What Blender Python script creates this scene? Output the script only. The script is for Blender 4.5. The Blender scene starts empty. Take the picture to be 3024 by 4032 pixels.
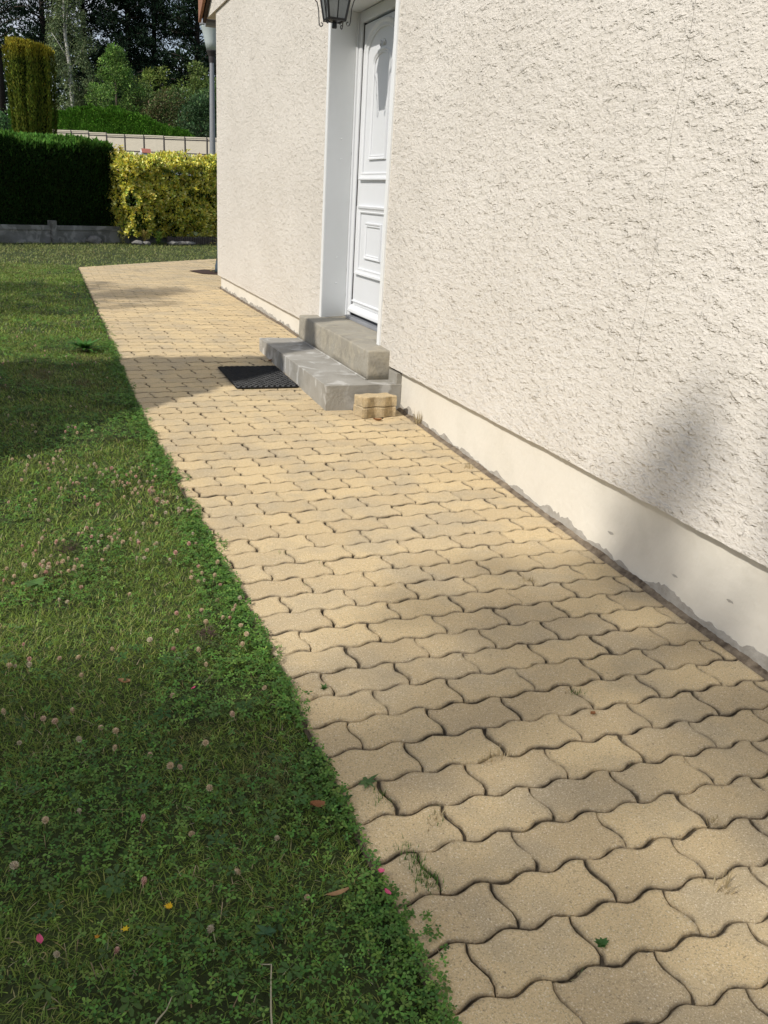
import bpy, bmesh, math, random
import numpy as np
from mathutils import Vector, Matrix
random.seed(7); rng = np.random.default_rng(11)
DENOISE = True
S = bpy.context.scene; COL = S.collection
rad = math.radians

# ------------------------------------------------------------------ camera, sky, sun
CAM = Vector((-1.9168, 0.0, 0.936))
R = [[0.933942218795313, -0.35238514575078267, 0.059805024921716986],
     [-0.06812457645472494, -0.33975370862390825, -0.9380439539590693],
     [0.35087173444800573, 0.8720046596954055, -0.3413164212793578]]
cam = bpy.data.cameras.new('camera'); camo = bpy.data.objects.new('camera', cam); COL.objects.link(camo)
m = Matrix.Identity(4)
for i in range(3):
    m[i][0] = R[0][i]; m[i][1] = -R[1][i]; m[i][2] = -R[2][i]; m[i][3] = CAM[i]
camo.matrix_world = m
cam.sensor_fit = 'VERTICAL'; cam.sensor_height = 36.0; cam.lens = 36.0*3350/4032
cam.clip_start = 0.05; cam.clip_end = 1500
S.camera = camo

SUN = Vector((1.0, 0.38, -0.98)).normalized()
w = bpy.data.worlds.new('World'); S.world = w; w.use_nodes = True
nt = w.node_tree; bg = nt.nodes['Background']
sky = nt.nodes.new('ShaderNodeTexSky'); sky.sky_type = 'NISHITA'; sky.sun_disc = False
sky.sun_elevation = math.asin(-SUN.z); sky.sun_rotation = math.atan2(-SUN.x, -SUN.y) % (2*math.pi)
sky.air_density = 1.0; sky.dust_density = 1.5; sky.ozone_density = 1.0
tc = nt.nodes.new('ShaderNodeTexCoord'); mp = nt.nodes.new('ShaderNodeMapping'); mp.inputs['Scale'].default_value = (2.2, 2.2, 5.0)
cn = nt.nodes.new('ShaderNodeTexNoise'); cn.inputs['Scale'].default_value = 1.6; cn.inputs['Detail'].default_value = 7
cr = nt.nodes.new('ShaderNodeMapRange'); cr.inputs[1].default_value = .42; cr.inputs[2].default_value = .62; cr.inputs[4].default_value = .85
cm = nt.nodes.new('ShaderNodeMix'); cm.data_type = 'RGBA'; cm.inputs[7].default_value = (5.6, 5.8, 6.4, 1)
nt.links.new(tc.outputs['Generated'], mp.inputs[0]); nt.links.new(mp.outputs[0], cn.inputs['Vector']); nt.links.new(cn.outputs[0], cr.inputs[0])
nt.links.new(cr.outputs[0], cm.inputs[0]); nt.links.new(sky.outputs[0], cm.inputs[6]); nt.links.new(cm.outputs[2], bg.inputs[0]); bg.inputs[1].default_value = 0.12
sl = bpy.data.lights.new('sun', 'SUN'); sl.energy = 3.7; sl.angle = rad(0.6); sl.color = (1.0, 0.95, 0.87)
so = bpy.data.objects.new('sun', sl); COL.objects.link(so); so.rotation_euler = SUN.to_track_quat('-Z', 'Y').to_euler()
vs = S.view_settings
vs.view_transform = 'Standard'; vs.look = 'None'; vs.gamma = 1; vs.use_curve_mapping = False; vs.exposure = 0.0
S.cycles.use_denoising = DENOISE; S.cycles.max_bounces = 6; S.cycles.transparent_max_bounces = 8

# ------------------------------------------------------------------ helpers
def tag(o, label=None, cat=None, group=None, kind=None):
    if label: o['label'] = label
    if cat: o['category'] = cat
    if group: o['group'] = group
    if kind: o['kind'] = kind
    return o
def link(name, me, mat=None, parent=None):
    o = bpy.data.objects.new(name, me); COL.objects.link(o)
    if mat and me and not me.materials: me.materials.append(mat)
    if parent: o.parent = parent
    return o
def empty(name, loc=(0, 0, 0), rz=0):
    o = bpy.data.objects.new(name, None); COL.objects.link(o); o.location = loc; o.rotation_euler.z = rz
    o.empty_display_size = .1
    return o
def bmobj(name, bm, mat, parent=None, smooth=False, rel=None):
    """link a bmesh given in world coordinates; re-express it in the parent's frame"""
    me = bpy.data.meshes.new(name)
    if parent is not None:
        inv = Matrix.LocRotScale(parent_loc(parent), parent.rotation_euler, None).inverted()
        bm.transform(inv)
    bmesh.ops.recalc_face_normals(bm, faces=bm.faces)
    bm.to_mesh(me); bm.free()
    if smooth: me.shade_smooth()
    return link(name, me, mat, parent)
def parent_loc(p):
    v = p.location.copy()
    while p.parent: p = p.parent; v = v + p.location
    return v
def box(bm, x0, x1, y0, y1, z0, z1, bev=0, seg=2):
    r = bmesh.ops.create_cube(bm, size=1)
    for v in r['verts']:
        v.co = Vector(((x0+x1)/2+v.co.x*(x1-x0), (y0+y1)/2+v.co.y*(y1-y0), (z0+z1)/2+v.co.z*(z1-z0)))
    if bev:
        es = list({e for v in r['verts'] for e in v.link_edges})
        bmesh.ops.bevel(bm, geom=es, offset=bev, segments=seg, affect='EDGES', profile=.6)
def obox(bm, c, ax, ay, hx, hy, z0, z1, bev=0):
    """box with axes ax, ay in plan"""
    ax = Vector((ax[0], ax[1], 0)).normalized(); ay = Vector((ay[0], ay[1], 0)).normalized()
    r = bmesh.ops.create_cube(bm, size=1)
    for v in r['verts']:
        p = Vector((c[0], c[1], 0)) + ax*(v.co.x*2*hx) + ay*(v.co.y*2*hy); p.z = (z0+z1)/2+v.co.z*(z1-z0); v.co = p
    if bev:
        es = list({e for v in r['verts'] for e in v.link_edges})
        bmesh.ops.bevel(bm, geom=es, offset=bev, segments=2, affect='EDGES')
def tube(bm, pts, r, n=8, cap=True):
    pts = [Vector(p) for p in pts]
    rs = r if isinstance(r, (list, tuple)) else [r]*len(pts)
    rings = []
    for i, p in enumerate(pts):
        a = pts[max(0, i-1)]; b = pts[min(len(pts)-1, i+1)]
        t = (b-a).normalized(); u = t.orthogonal().normalized() if i == 0 else (u - t*u.dot(t)).normalized()
        v = t.cross(u)
        rings.append([bm.verts.new(p + (u*math.cos(k*2*math.pi/n)+v*math.sin(k*2*math.pi/n))*rs[i]) for k in range(n)])
    for a, b in zip(rings, rings[1:]):
        for k in range(n): bm.faces.new((a[k], a[(k+1) % n], b[(k+1) % n], b[k]))
    if cap:
        bm.faces.new(rings[0][::-1]); bm.faces.new(rings[-1])
def lathe(bm, c, prof, n=20):
    rings = []
    for (r, z) in prof:
        rings.append([bm.verts.new((c[0]+r*math.cos(k*2*math.pi/n), c[1]+r*math.sin(k*2*math.pi/n), c[2]+z)) for k in range(n)])
    for a, b in zip(rings, rings[1:]):
        for k in range(n): bm.faces.new((a[k], a[(k+1) % n], b[(k+1) % n], b[k]))
    bm.faces.new(rings[0][::-1]); bm.faces.new(rings[-1])
def prism(bm, poly, lo, hi, axis='z'):
    """extrude a polygon: axis z poly=(x,y); axis x poly=(y,z)"""
    def P(a, b, h): return (a, b, h) if axis == 'z' else ((h, a, b) if axis == 'x' else (a, h, b))
    A = [bm.verts.new(P(a, b, lo)) for a, b in poly]; B = [bm.verts.new(P(a, b, hi)) for a, b in poly]
    bm.faces.new(A[::-1]); bm.faces.new(B)
    n = len(poly)
    for k in range(n): bm.faces.new((A[k], A[(k+1) % n], B[(k+1) % n], B[k]))
def rough(bm, amp, sc, seed=0):
    from mathutils import noise
    for v in bm.verts:
        v.co += noise.noise_vector(v.co*sc + Vector((seed, 0, 0)))*amp

def fastmesh(name, V, F3=None, F4=None, col=None, mat=None, parent=None, smooth=False, extra=None):
    """numpy mesh: V (n,3), triangles, quads, per-vertex colour"""
    me = bpy.data.meshes.new(name)
    n3 = 0 if F3 is None else len(F3); n4 = 0 if F4 is None else len(F4)
    loops = np.concatenate([a.ravel() for a in (F3, F4) if a is not None and len(a)]).astype(np.int32)
    tot = np.concatenate([np.full(n3, 3), np.full(n4, 4)]).astype(np.int32)
    st = np.concatenate([[0], np.cumsum(tot)[:-1]]).astype(np.int32)
    me.vertices.add(len(V)); me.vertices.foreach_set('co', V.astype(np.float32).ravel())
    me.loops.add(len(loops)); me.loops.foreach_set('vertex_index', loops)
    me.polygons.add(len(tot)); me.polygons.foreach_set('loop_start', st); me.polygons.foreach_set('loop_total', tot)
    me.update(calc_edges=True); me.validate()
    if smooth: me.shade_smooth()
    if col is not None:
        a = me.color_attributes.new('Col', 'FLOAT_COLOR', 'POINT')
        c = np.ones((len(V), 4), np.float32); c[:, :3] = col; a.data.foreach_set('color', c.ravel())
    return link(name, me, mat, parent)

def unit(a): return a/np.maximum(np.linalg.norm(a, axis=-1, keepdims=True), 1e-9)
def frames(D, up=None):
    """length axis D, normal near up (random when None)"""
    D = unit(D)
    U = rng.normal(size=D.shape) if up is None else up + 0*D
    X = unit(np.cross(D, U)); Z = np.cross(X, D)
    return X, D, Z
def scatter(name, tv, t3, t4, P, X, Y, Z, sc, col, mat, parent=None, tcol=None, smooth=False):
    """many copies of a small template joined in one mesh. sc: (n,3)"""
    n, k = len(P), len(tv); tv = np.array(tv, float)
    sc = np.asarray(sc, float)
    if sc.ndim == 1: sc = sc[:, None]*np.ones(3)
    V = (P[:, None, :] + X[:, None, :]*(tv[None, :, 0:1]*sc[:, None, 0:1])
         + Y[:, None, :]*(tv[None, :, 1:2]*sc[:, None, 1:2]) + Z[:, None, :]*(tv[None, :, 2:3]*sc[:, None, 2:3])).reshape(-1, 3)
    off = (np.arange(n)*k)[:, None, None]
    F3 = (np.array(t3)[None]+off).reshape(-1, 3) if t3 is not None and len(t3) else None
    F4 = (np.array(t4)[None]+off).reshape(-1, 4) if t4 is not None and len(t4) else None
    C = np.repeat(col, k, axis=0)
    if tcol is not None: C = C*np.tile(np.array(tcol), n)[:, None]
    return fastmesh(name, V, F3, F4, C, mat, parent, smooth)
LEAF = ([(0, 0, 0), (.5, .45, .12), (0, 1, 0), (-.5, .45, .12)], [(0, 1, 2), (0, 2, 3)], None)
BLADE = ([(-.5, 0, 0), (.5, 0, 0), (.38, .5, .10), (-.38, .5, .10), (0, 1, .38)], [(3, 2, 4)], [(0, 1, 2, 3)])
TRI = []
_tv, _t3 = [], []
for a in (90, 210, 330):
    c, s = math.cos(rad(a)), math.sin(rad(a)); b = len(_tv)
    def q(u, v, z): return (c*v - s*u, s*v + c*u, z)
    _tv += [q(0, 0, 0), q(.30, .55, .10), q(.16, .95, .02), q(-.16, .95, .02), q(-.30, .55, .10), q(0, .62, -.02)]
    _t3 += [(b, b+1, b+5), (b+1, b+2, b+5), (b+2, b+3, b+5), (b+3, b+4, b+5), (b+4, b, b+5)]
CLOVER = (_tv, _t3, None)
def mixcol(n, pal, wts, jit=.18):
    pal = np.array(pal, float); idx = rng.choice(len(pal), n, p=np.array(wts)/sum(wts))
    return pal[idx]*np.exp(rng.normal(0, jit, (n, 1)))*np.exp(rng.normal(0, .06, (n, 3)))
def pnoise(x, y, s, seed=0):
    """cheap smooth value noise"""
    x = np.asarray(x)*s+seed*17.3+1000; y = np.asarray(y)*s+seed*9.1+1000
    xi, yi = np.floor(x).astype(int), np.floor(y).astype(int); fx, fy = x-xi, y-yi
    fx, fy = fx*fx*(3-2*fx), fy*fy*(3-2*fy)
    def h(a, b): return ((np.sin(a*127.1+b*311.7+seed)*43758.5453) % 1)
    return (h(xi, yi)*(1-fx)+h(xi+1, yi)*fx)*(1-fy)+(h(xi, yi+1)*(1-fx)+h(xi+1, yi+1)*fx)*fy

# ------------------------------------------------------------------ materials
def mat(name, base, rough=.7, noise=None, bump=None, spec=.3, metal=0):
    """noise: (scale, factor colour, amount)  bump: (scale, distance, detail)"""
    M = bpy.data.materials.new(name); M.use_nodes = True; n = M.node_tree.nodes; l = M.node_tree.links
    b = n['Principled BSDF']; b.inputs['Base Color'].default_value = (*base, 1); b.inputs['Roughness'].default_value = rough
    b.inputs['Specular IOR Level'].default_value = spec; b.inputs['Metallic'].default_value = metal
    g = n.new('ShaderNodeNewGeometry')
    if noise:
        t = n.new('ShaderNodeTexNoise'); t.inputs['Scale'].default_value = noise[0]; t.inputs['Detail'].default_value = 6; t.inputs['Roughness'].default_value = .6
        l.new(g.outputs['Position'], t.inputs['Vector'])
        mr = n.new('ShaderNodeMapRange'); mr.inputs[1].default_value = .35; mr.inputs[2].default_value = .68
        l.new(t.outputs[0], mr.inputs[0])
        mx = n.new('ShaderNodeMix'); mx.data_type = 'RGBA'; mx.inputs[6].default_value = (*base, 1); mx.inputs[7].default_value = (*noise[1], 1)
        ml = n.new('ShaderNodeMath'); ml.operation = 'MULTIPLY'; ml.inputs[1].default_value = noise[2]
        l.new(mr.outputs[0], ml.inputs[0]); l.new(ml.outputs[0], mx.inputs[0]); l.new(mx.outputs[2], b.inputs['Base Color'])
    if bump:
        t2 = n.new('ShaderNodeTexNoise'); t2.inputs['Scale'].default_value = bump[0]; t2.inputs['Detail'].default_value = bump[2]
        l.new(g.outputs['Position'], t2.inputs['Vector'])
        bp = n.new('ShaderNodeBump'); bp.inputs['Distance'].default_value = bump[1]; bp.inputs['Strength'].default_value = 1
        l.new(t2.outputs[0], bp.inputs['Height']); l.new(bp.outputs[0], b.inputs['Normal'])
    return M
def foliage(name, trans=.3, rough=.55, spec=.25, gain=1.0):
    M = bpy.data.materials.new(name); M.use_nodes = True; n = M.node_tree.nodes; l = M.node_tree.links
    b = n['Principled BSDF']; b.inputs['Roughness'].default_value = rough; b.inputs['Specular IOR Level'].default_value = spec
    a = n.new('ShaderNodeAttribute'); a.attribute_name = 'Col'
    l.new(a.outputs['Color'], b.inputs['Base Color'])
    t = n.new('ShaderNodeBsdfTranslucent'); mx = n.new('ShaderNodeMixShader'); mx.inputs[0].default_value = trans
    l.new(a.outputs['Color'], t.inputs[0]); l.new(b.outputs[0], mx.inputs[1]); l.new(t.outputs[0], mx.inputs[2])
    l.new(mx.outputs[0], n['Material Output'].inputs[0])
    return M
M_leaf = foliage('leaf', .35); M_grass = foliage('grass_green', .3, .5, .3); M_hedge = foliage('hedge_green', .18, .7, .12)
M_bush = foliage('euonymus_leaf', .25, .35, .5)
M_bark = mat('bark', (.10, .08, .06), .9, (6, (.03, .025, .02), .8), (14, .02, 6))
M_pinebark = mat('dark_pine_bark', (.035, .028, .024), .95, (6, (.02, .016, .014), .8), (14, .02, 6))
M_birch = mat('birch_bark', (.62, .60, .55), .7, (9, (.12, .11, .10), .6), (20, .005, 4))
M_soil = mat('soil', (.035, .045, .016), .95, (9, (.06, .09, .022), .8), (60, .012, 8))
M_dirt = mat('joint_dirt', (.060, .049, .035), .95, (34, (.17, .135, .085), .8), (160, .006, 8))
M_white = mat('white_coated_door', (.70, .715, .735), .35, (3, (.65, .665, .67), .5), None, .4)
M_revl = mat('white_reveal_lining', (.80, .81, .80), .4, (3, (.76, .765, .76), .5), (5, .002, 2), .4)
M_black = mat('black_wrought_iron', (.012, .012, .013), .45, None, (90, .001, 3), .5)
def patches(M, col_, sc, lo, hi, amt):
    """a second, coarser layer of stains over the base colour"""
    n = M.node_tree.nodes; l = M.node_tree.links; b = n['Principled BSDF']; src = b.inputs['Base Color'].links[0].from_socket
    g = n.new('ShaderNodeNewGeometry'); t = n.new('ShaderNodeTexNoise'); t.inputs['Scale'].default_value = sc; t.inputs['Detail'].default_value = 7; t.inputs['Distortion'].default_value = .6
    mr = n.new('ShaderNodeMapRange'); mr.inputs[1].default_value = lo; mr.inputs[2].default_value = hi; mr.inputs[4].default_value = amt
    mx = n.new('ShaderNodeMix'); mx.data_type = 'RGBA'; mx.inputs[7].default_value = (*col_, 1)
    l.new(g.outputs['Position'], t.inputs['Vector']); l.new(t.outputs[0], mr.inputs[0]); l.new(mr.outputs[0], mx.inputs[0]); l.new(src, mx.inputs[6]); l.new(mx.outputs[2], b.inputs['Base Color'])
    return M
M_concrete = mat('grey_concrete', (.36, .345, .31), .85, (4.5, (.24, .225, .19), .8), (70, .003, 8))
M_stepold = mat('old_brown_concrete', (.35, .325, .27), .88, (5.5, (.26, .235, .185), .7), (45, .005, 8))
M_strip = mat('bare_grey_render', (.43, .405, .36), .95, (25, (.30, .275, .235), .9), (120, .003, 8))
M_plinth = mat('cream_masonry_paint', (.71, .675, .595), .75, (2.2, (.66, .62, .54), .8), (38, .0022, 5), .25)
M_rubber = mat('black_rubber', (.009, .010, .012), .5, None, (200, .001, 2), .5)
M_grey = mat('grey_lacquered_metal', (.27, .28, .30), .5, (8, (.22, .23, .25), .6), None, .4)
M_frost = mat('frosted_acrylic', (.50, .56, .56), .35, (6, (.42, .48, .48), .5), None, .5)
M_fence = mat('cream_fence_sheet', (.52, .475, .38), .7, (3, (.47, .43, .34), .7), (12, .01, 3))
M_dark = mat('dark_rail', (.05, .045, .045), .6)
M_log = mat('weathered_timber', (.13, .105, .085), .9, (20, (.06, .05, .04), .8), (50, .006, 6))
M_stone = mat('rubble_stone', (.25, .24, .22), .9, (14, (.12, .11, .10), .8), (40, .008, 6))
M_lowwall = mat('weathered_concrete_slab', (.24, .235, .22), .9, (3.5, (.12, .12, .10), .9), (40, .006, 8))
M_tile = mat('brown_roof_tile', (.34, .17, .105), .75, (8, (.24, .12, .075), .8), (50, .004, 5))
M_wood = mat('dark_stained_board', (.06, .04, .03), .7, (12, (.035, .025, .02), .7), (30, .002, 3))
M_asph = mat('asphalt', (.055, .055, .055), .9, (30, (.075, .07, .065), .7), (80, .004, 6))
M_mulch = mat('dark_mulch', (.05, .03, .022), .95, (60, (.10, .06, .045), .7), (60, .01, 6))
M_red = mat('red_painted', (.36, .13, .09), .6, (10, (.28, .10, .07), .5))
M_bluegrey = mat('blue_grey_plastic', (.07, .10, .13), .5)
M_carpaint = mat('car_paint', (.45, .50, .57), .25, None, None, .6)
M_glassdark = mat('car_glass', (.02, .03, .045), .08, None, None, .8)
patches(M_concrete, (.55, .54, .51), 7.5, .54, .64, .7); patches(M_stepold, (.40, .36, .28), 11, .50, .62, .7); patches(M_stepold, (.20, .18, .14), 13, .60, .70, .4); patches(M_plinth, (.60, .57, .49), 4, .50, .68, .45); patches(M_lowwall, (.38, .37, .34), 6, .52, .62, .7)
def _glass():
    M = mat('textured_lantern_glass', (.34, .36, .36), .25, None, (90, .004, 4), .5)
    b = M.node_tree.nodes['Principled BSDF']; b.inputs['Transmission Weight'].default_value = .55; b.inputs['Roughness'].default_value = .35
    return M
M_glass = _glass()

def plaster():
    M = bpy.data.materials.new('ridged_plaster'); M.use_nodes = True; n = M.node_tree.nodes; l = M.node_tree.links
    b = n['Principled BSDF']; b.inputs['Roughness'].default_value = .9; b.inputs['Specular IOR Level'].default_value = .15
    g = n.new('ShaderNodeNewGeometry'); sp = n.new('ShaderNodeSeparateXYZ'); l.new(g.outputs['Position'], sp.inputs[0])
    def mth(op, a, b_=None, c=None, clamp=False):
        x = n.new('ShaderNodeMath'); x.operation = op; x.use_clamp = clamp
        for i, v in enumerate((a, b_, c)):
            if v is None: continue
            if isinstance(v, (int, float)): x.inputs[i].default_value = v
            else: l.new(v, x.inputs[i])
        return x.outputs[0]
    def noise(sy, sz, det, ofs=0, rough=.55):
        cv = n.new('ShaderNodeCombineXYZ'); l.new(mth('MULTIPLY_ADD', sp.outputs[1], sy, ofs), cv.inputs[0]); l.new(mth('MULTIPLY', sp.outputs[2], sz), cv.inputs[1])
        l.new(mth('MULTIPLY', sp.outputs[0], (sy+sz)/2), cv.inputs[2])
        t = n.new('ShaderNodeTexNoise'); t.inputs['Scale'].default_value = 1; t.inputs['Detail'].default_value = det; t.inputs['Roughness'].default_value = rough
        l.new(cv.outputs[0], t.inputs['Vector']); return t.outputs[0]
    warp = noise(15, 27, 3, 3.1)
    big = noise(3.2, 3.2, 2, 9.7)
    ph = mth('ADD', mth('MULTIPLY', sp.outputs[2], -34), mth('ADD', mth('MULTIPLY', warp, 6.0), mth('MULTIPLY', big, 9.0)))
    saw = mth('POWER', mth('FRACT', ph), 2.6)
    mask = n.new('ShaderNodeMapRange'); mask.inputs[1].default_value = .34; mask.inputs[2].default_value = .60
    l.new(noise(16, 34, 1, 21.0), mask.inputs[0])
    saw2 = mth('FRACT', mth('ADD', mth('MULTIPLY', sp.outputs[2], -85), mth('ADD', mth('MULTIPLY', noise(48, 70, 3, 5.5), 6.0), mth('MULTIPLY', big, 7.0))))
    mask2 = n.new('ShaderNodeMapRange'); mask2.inputs[1].default_value = .45; mask2.inputs[2].default_value = .62
    l.new(noise(55, 80, 2, 41.0), mask2.inputs[0])
    h = mth('ADD', mth('MULTIPLY', saw, mask.outputs[0]), mth('MULTIPLY', mth('MULTIPLY', saw2, mask2.outputs[0]), .45))
    h = mth('ADD', h, mth('MULTIPLY', noise(70, 100, 5, 1.7), .38))
    bp = n.new('ShaderNodeBump'); bp.inputs['Distance'].default_value = .0062; bp.inputs['Strength'].default_value = 1
    l.new(h, bp.inputs['Height']); l.new(bp.outputs[0], b.inputs['Normal'])
    mx = n.new('ShaderNodeMix'); mx.data_type = 'RGBA'; mx.inputs[6].default_value = (.695, .65, .58, 1); mx.inputs[7].default_value = (.65, .605, .535, 1)
    mr = n.new('ShaderNodeMapRange'); mr.inputs[1].default_value = .35; mr.inputs[2].default_value = .65; l.new(noise(1.3, 1.7, 4, 2), mr.inputs[0])
    l.new(mr.outputs[0], mx.inputs[0]); l.new(mx.outputs[2], b.inputs['Base Color'])
    return M
M_plaster = plaster()

def paver_mat(name, island):
    M = bpy.data.materials.new(name); M.use_nodes = True; n = M.node_tree.nodes; l = M.node_tree.links
    b = n['Principled BSDF']; b.inputs['Roughness'].default_value = .88; b.inputs['Specular IOR Level'].default_value = .2
    g = n.new('ShaderNodeNewGeometry')
    if island: rnd = g.outputs['Random Per Island']
    else:
        oi = n.new('ShaderNodeObjectInfo'); rnd = oi.outputs['Random']
    def noise(sc, det, r=.6):
        t = n.new('ShaderNodeTexNoise'); t.inputs['Scale'].default_value = sc; t.inputs['Detail'].default_value = det; t.inputs['Roughness'].default_value = r
        l.new(g.outputs['Position'], t.inputs['Vector']); return t.outputs[0]
    def mr(x, a, c, d=0, e=1):
        t = n.new('ShaderNodeMapRange'); t.inputs[1].default_value = a; t.inputs[2].default_value = c; t.inputs[3].default_value = d; t.inputs[4].default_value = e
        l.new(x, t.inputs[0]); return t.outputs[0]
    def mix(f, a, c, bt='MIX'):
        t = n.new('ShaderNodeMix'); t.data_type = 'RGBA'; t.blend_type = bt
        if isinstance(f, float): t.inputs[0].default_value = f
        else: l.new(f, t.inputs[0])
        for i, v in ((6, a), (7, c)):
            if isinstance(v, tuple): t.inputs[i].default_value = (*v, 1)
            else: l.new(v, t.inputs[i])
        return t.outputs[2]
    c = mix(rnd, (.685, .53, .30), (.55, .425, .25))
    c = mix(mr(noise(4.2, 5), .46, .64, 0, .6), c, (.42, .355, .25)); c = mix(mr(noise(1.3, 3), .5, .7, 0, .35), c, (.47, .39, .27))                 # large weathering patches
    c = mix(mr(noise(230, 4, .7), .34, .50, .75, 0), c, (.30, .235, .145))         # dark sand grains
    c = mix(mr(noise(300, 3, .6), .56, .66, 0, .75), c, (.84, .74, .54)); c = mix(mr(noise(120, 2, .5), .66, .74, 0, .7), c, (.22, .17, .11))     # pale grit
    v = n.new('ShaderNodeTexVoronoi'); v.inputs['Scale'].default_value = 62; l.new(g.outputs['Position'], v.inputs['Vector'])
    c = mix(mr(v.outputs['Distance'], .10, .14, .55, 0), c, (.84, .76, .60))
    at = n.new('ShaderNodeAttribute'); at.attribute_name = 'Col'            # r = dirt along the worn arris
    e = n.new('ShaderNodeMath'); e.operation = 'MULTIPLY'; l.new(at.outputs['Fac'], e.inputs[0]); l.new(mr(noise(22, 5), .38, .62, .12, 1), e.inputs[1])
    c = mix(e.outputs[0], c, (.12, .095, .065))
    l.new(c, b.inputs['Base Color'])
    bp = n.new('ShaderNodeBump'); bp.inputs['Distance'].default_value = .0034; bp.inputs['Strength'].default_value = .8
    l.new(noise(260, 5, .7), bp.inputs['Height']); l.new(bp.outputs[0], b.inputs['Normal'])
    return M
M_pave = paver_mat('sandy_concrete_paver', False); M_pave_far = paver_mat('sandy_concrete_paver_field', True)

# ------------------------------------------------------------------ ground
def gz(y):
    y = np.asarray(y, float)
    z = np.minimum(-.3816+.031*y, -.152)
    t = np.clip((y-22)/26, 0, 1); z = z + t*t*(3-2*t)*1.75
    t = np.clip((y-53)/12, 0, 1); return z + t*t*(3-2*t)*1.6
def gzf(y): return float(gz(y))
xs = np.concatenate([np.linspace(-260, -8, 30), np.linspace(-7, 7, 29), np.linspace(8, 260, 30)])
ys = np.concatenate([np.linspace(-120, -6, 12), np.linspace(-5, 24, 88), np.linspace(25, 66, 42), np.linspace(70, 400, 20)])
X, Y = np.meshgrid(xs, ys); Z = gz(Y)-.026
nx, ny = len(xs), len(ys); idx = np.arange(nx*ny).reshape(ny, nx)
F4 = np.stack([idx[:-1, :-1], idx[:-1, 1:], idx[1:, 1:], idx[1:, :-1]], -1).reshape(-1, 4)
g = fastmesh('ground', np.stack([X, Y, Z], -1).reshape(-1, 3), None, F4, None, M_soil, smooth=True); tag(g, kind='structure')

LEFT = [(-2, -1.36), (0, -1.368), (1.5, -1.37), (2.4, -1.386), (3.4, -1.425), (4.7, -1.478), (6.1, -1.495), (8.5, -1.50), (12.85, -1.503)]
def left(y): return np.interp(y, [a for a, _ in LEFT], [b for _, b in LEFT])
FAR = [(-1.503, 12.85), (-.6, 13.85), (.84, 15.35), (4.0, 17.6)]
def far_y(x): return np.interp(x, [a for a, _ in FAR], [b for _, b in FAR])
# bed of the path: a strip of dirt 6 mm over the ground, pavers stand on it
ysb = np.linspace(-.6, 12.8, 60); V = []; F = []
for i, y in enumerate(ysb):
    V += [(float(left(y))-.01, y, gzf(y)-.010), (.05, y, gzf(y)-.010)]
    if i: F.append((2*i-2, 2*i-1, 2*i+1, 2*i))
path = fastmesh('paved_path', np.array(V), None, np.array(F), None, M_dirt)
tag(path, kind='structure')
bm = bmesh.new(); pts = [(-1.51, 12.8), (.05, 12.8), (.05, 10.2), (4.2, 10.2), (4.2, 17.5), (.84, 15.37), (-.6, 13.87), (-1.51, 12.87)]
f = bm.faces.new([bm.verts.new((x, y, gzf(y)-.0095)) for x, y in pts]); bmesh.ops.triangulate(bm, faces=[f])
bmobj('joint_bed', bm, M_dirt, path)

# pavers
PL, PW, PY0, PX0 = .2235, .1185, 1.057, -1.046
def pav_outline(L, W, g=.0021, n=14):
    A = .0088; pts = []
    def wave(x): return -A*math.sin(2*math.pi*x/(L/2))
    hw, hh = L/2, W/2
    for i in range(n+1):                                   # lower edge, left to right
        x = -hw + L*i/n; pts.append((x, -hh + wave(x+hw)))
    for i in range(1, 6):                                  # right end, bottom to top
        t = 1-i/6; pts.append((hw - .009*math.sin(2*math.pi*t), -hh + W*i/6))
    for i in range(n+1):
        x = hw - L*i/n; pts.append((x, hh + wave(x+hw)))
    for i in range(1, 6):
        t = i/6; pts.append((-hw - .009*math.sin(2*math.pi*t), hh - W*i/6))
    return inset(pts, g)
def inset(pts, d):
    out = []; n = len(pts)
    for i in range(n):
        a, b, c = pts[i-1], pts[i], pts[(i+1) % n]
        n1 = (a[1]-b[1], b[0]-a[0]); n2 = (b[1]-c[1], c[0]-b[0])
        l1 = math.hypot(*n1) or 1e-9; l2 = math.hypot(*n2) or 1e-9
        nx_, ny_ = n1[0]/l1+n2[0]/l2, n1[1]/l1+n2[1]/l2; l = math.hypot(nx_, ny_) or 1e-9
        k = d/max(.5, l/2)
        out.append((b[0]+nx_/l*k, b[1]+ny_/l*k))
    return out
def clip(pts, a, b, c):
    """keep a*x+b*y<=c"""
    out = []
    for i in range(len(pts)):
        p, q = pts[i], pts[(i+1) % len(pts)]; dp = a*p[0]+b*p[1]-c; dq = a*q[0]+b*q[1]-c
        if dp <= 0: out.append(p)
        if dp*dq < 0:
            t = dp/(dp-dq); out.append((p[0]+(q[0]-p[0])*t, p[1]+(q[1]-p[1])*t))
    return out
def area(p): return .5*sum(p[i-1][0]*p[i][1]-p[i][0]*p[i-1][1] for i in range(len(p)))
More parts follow.
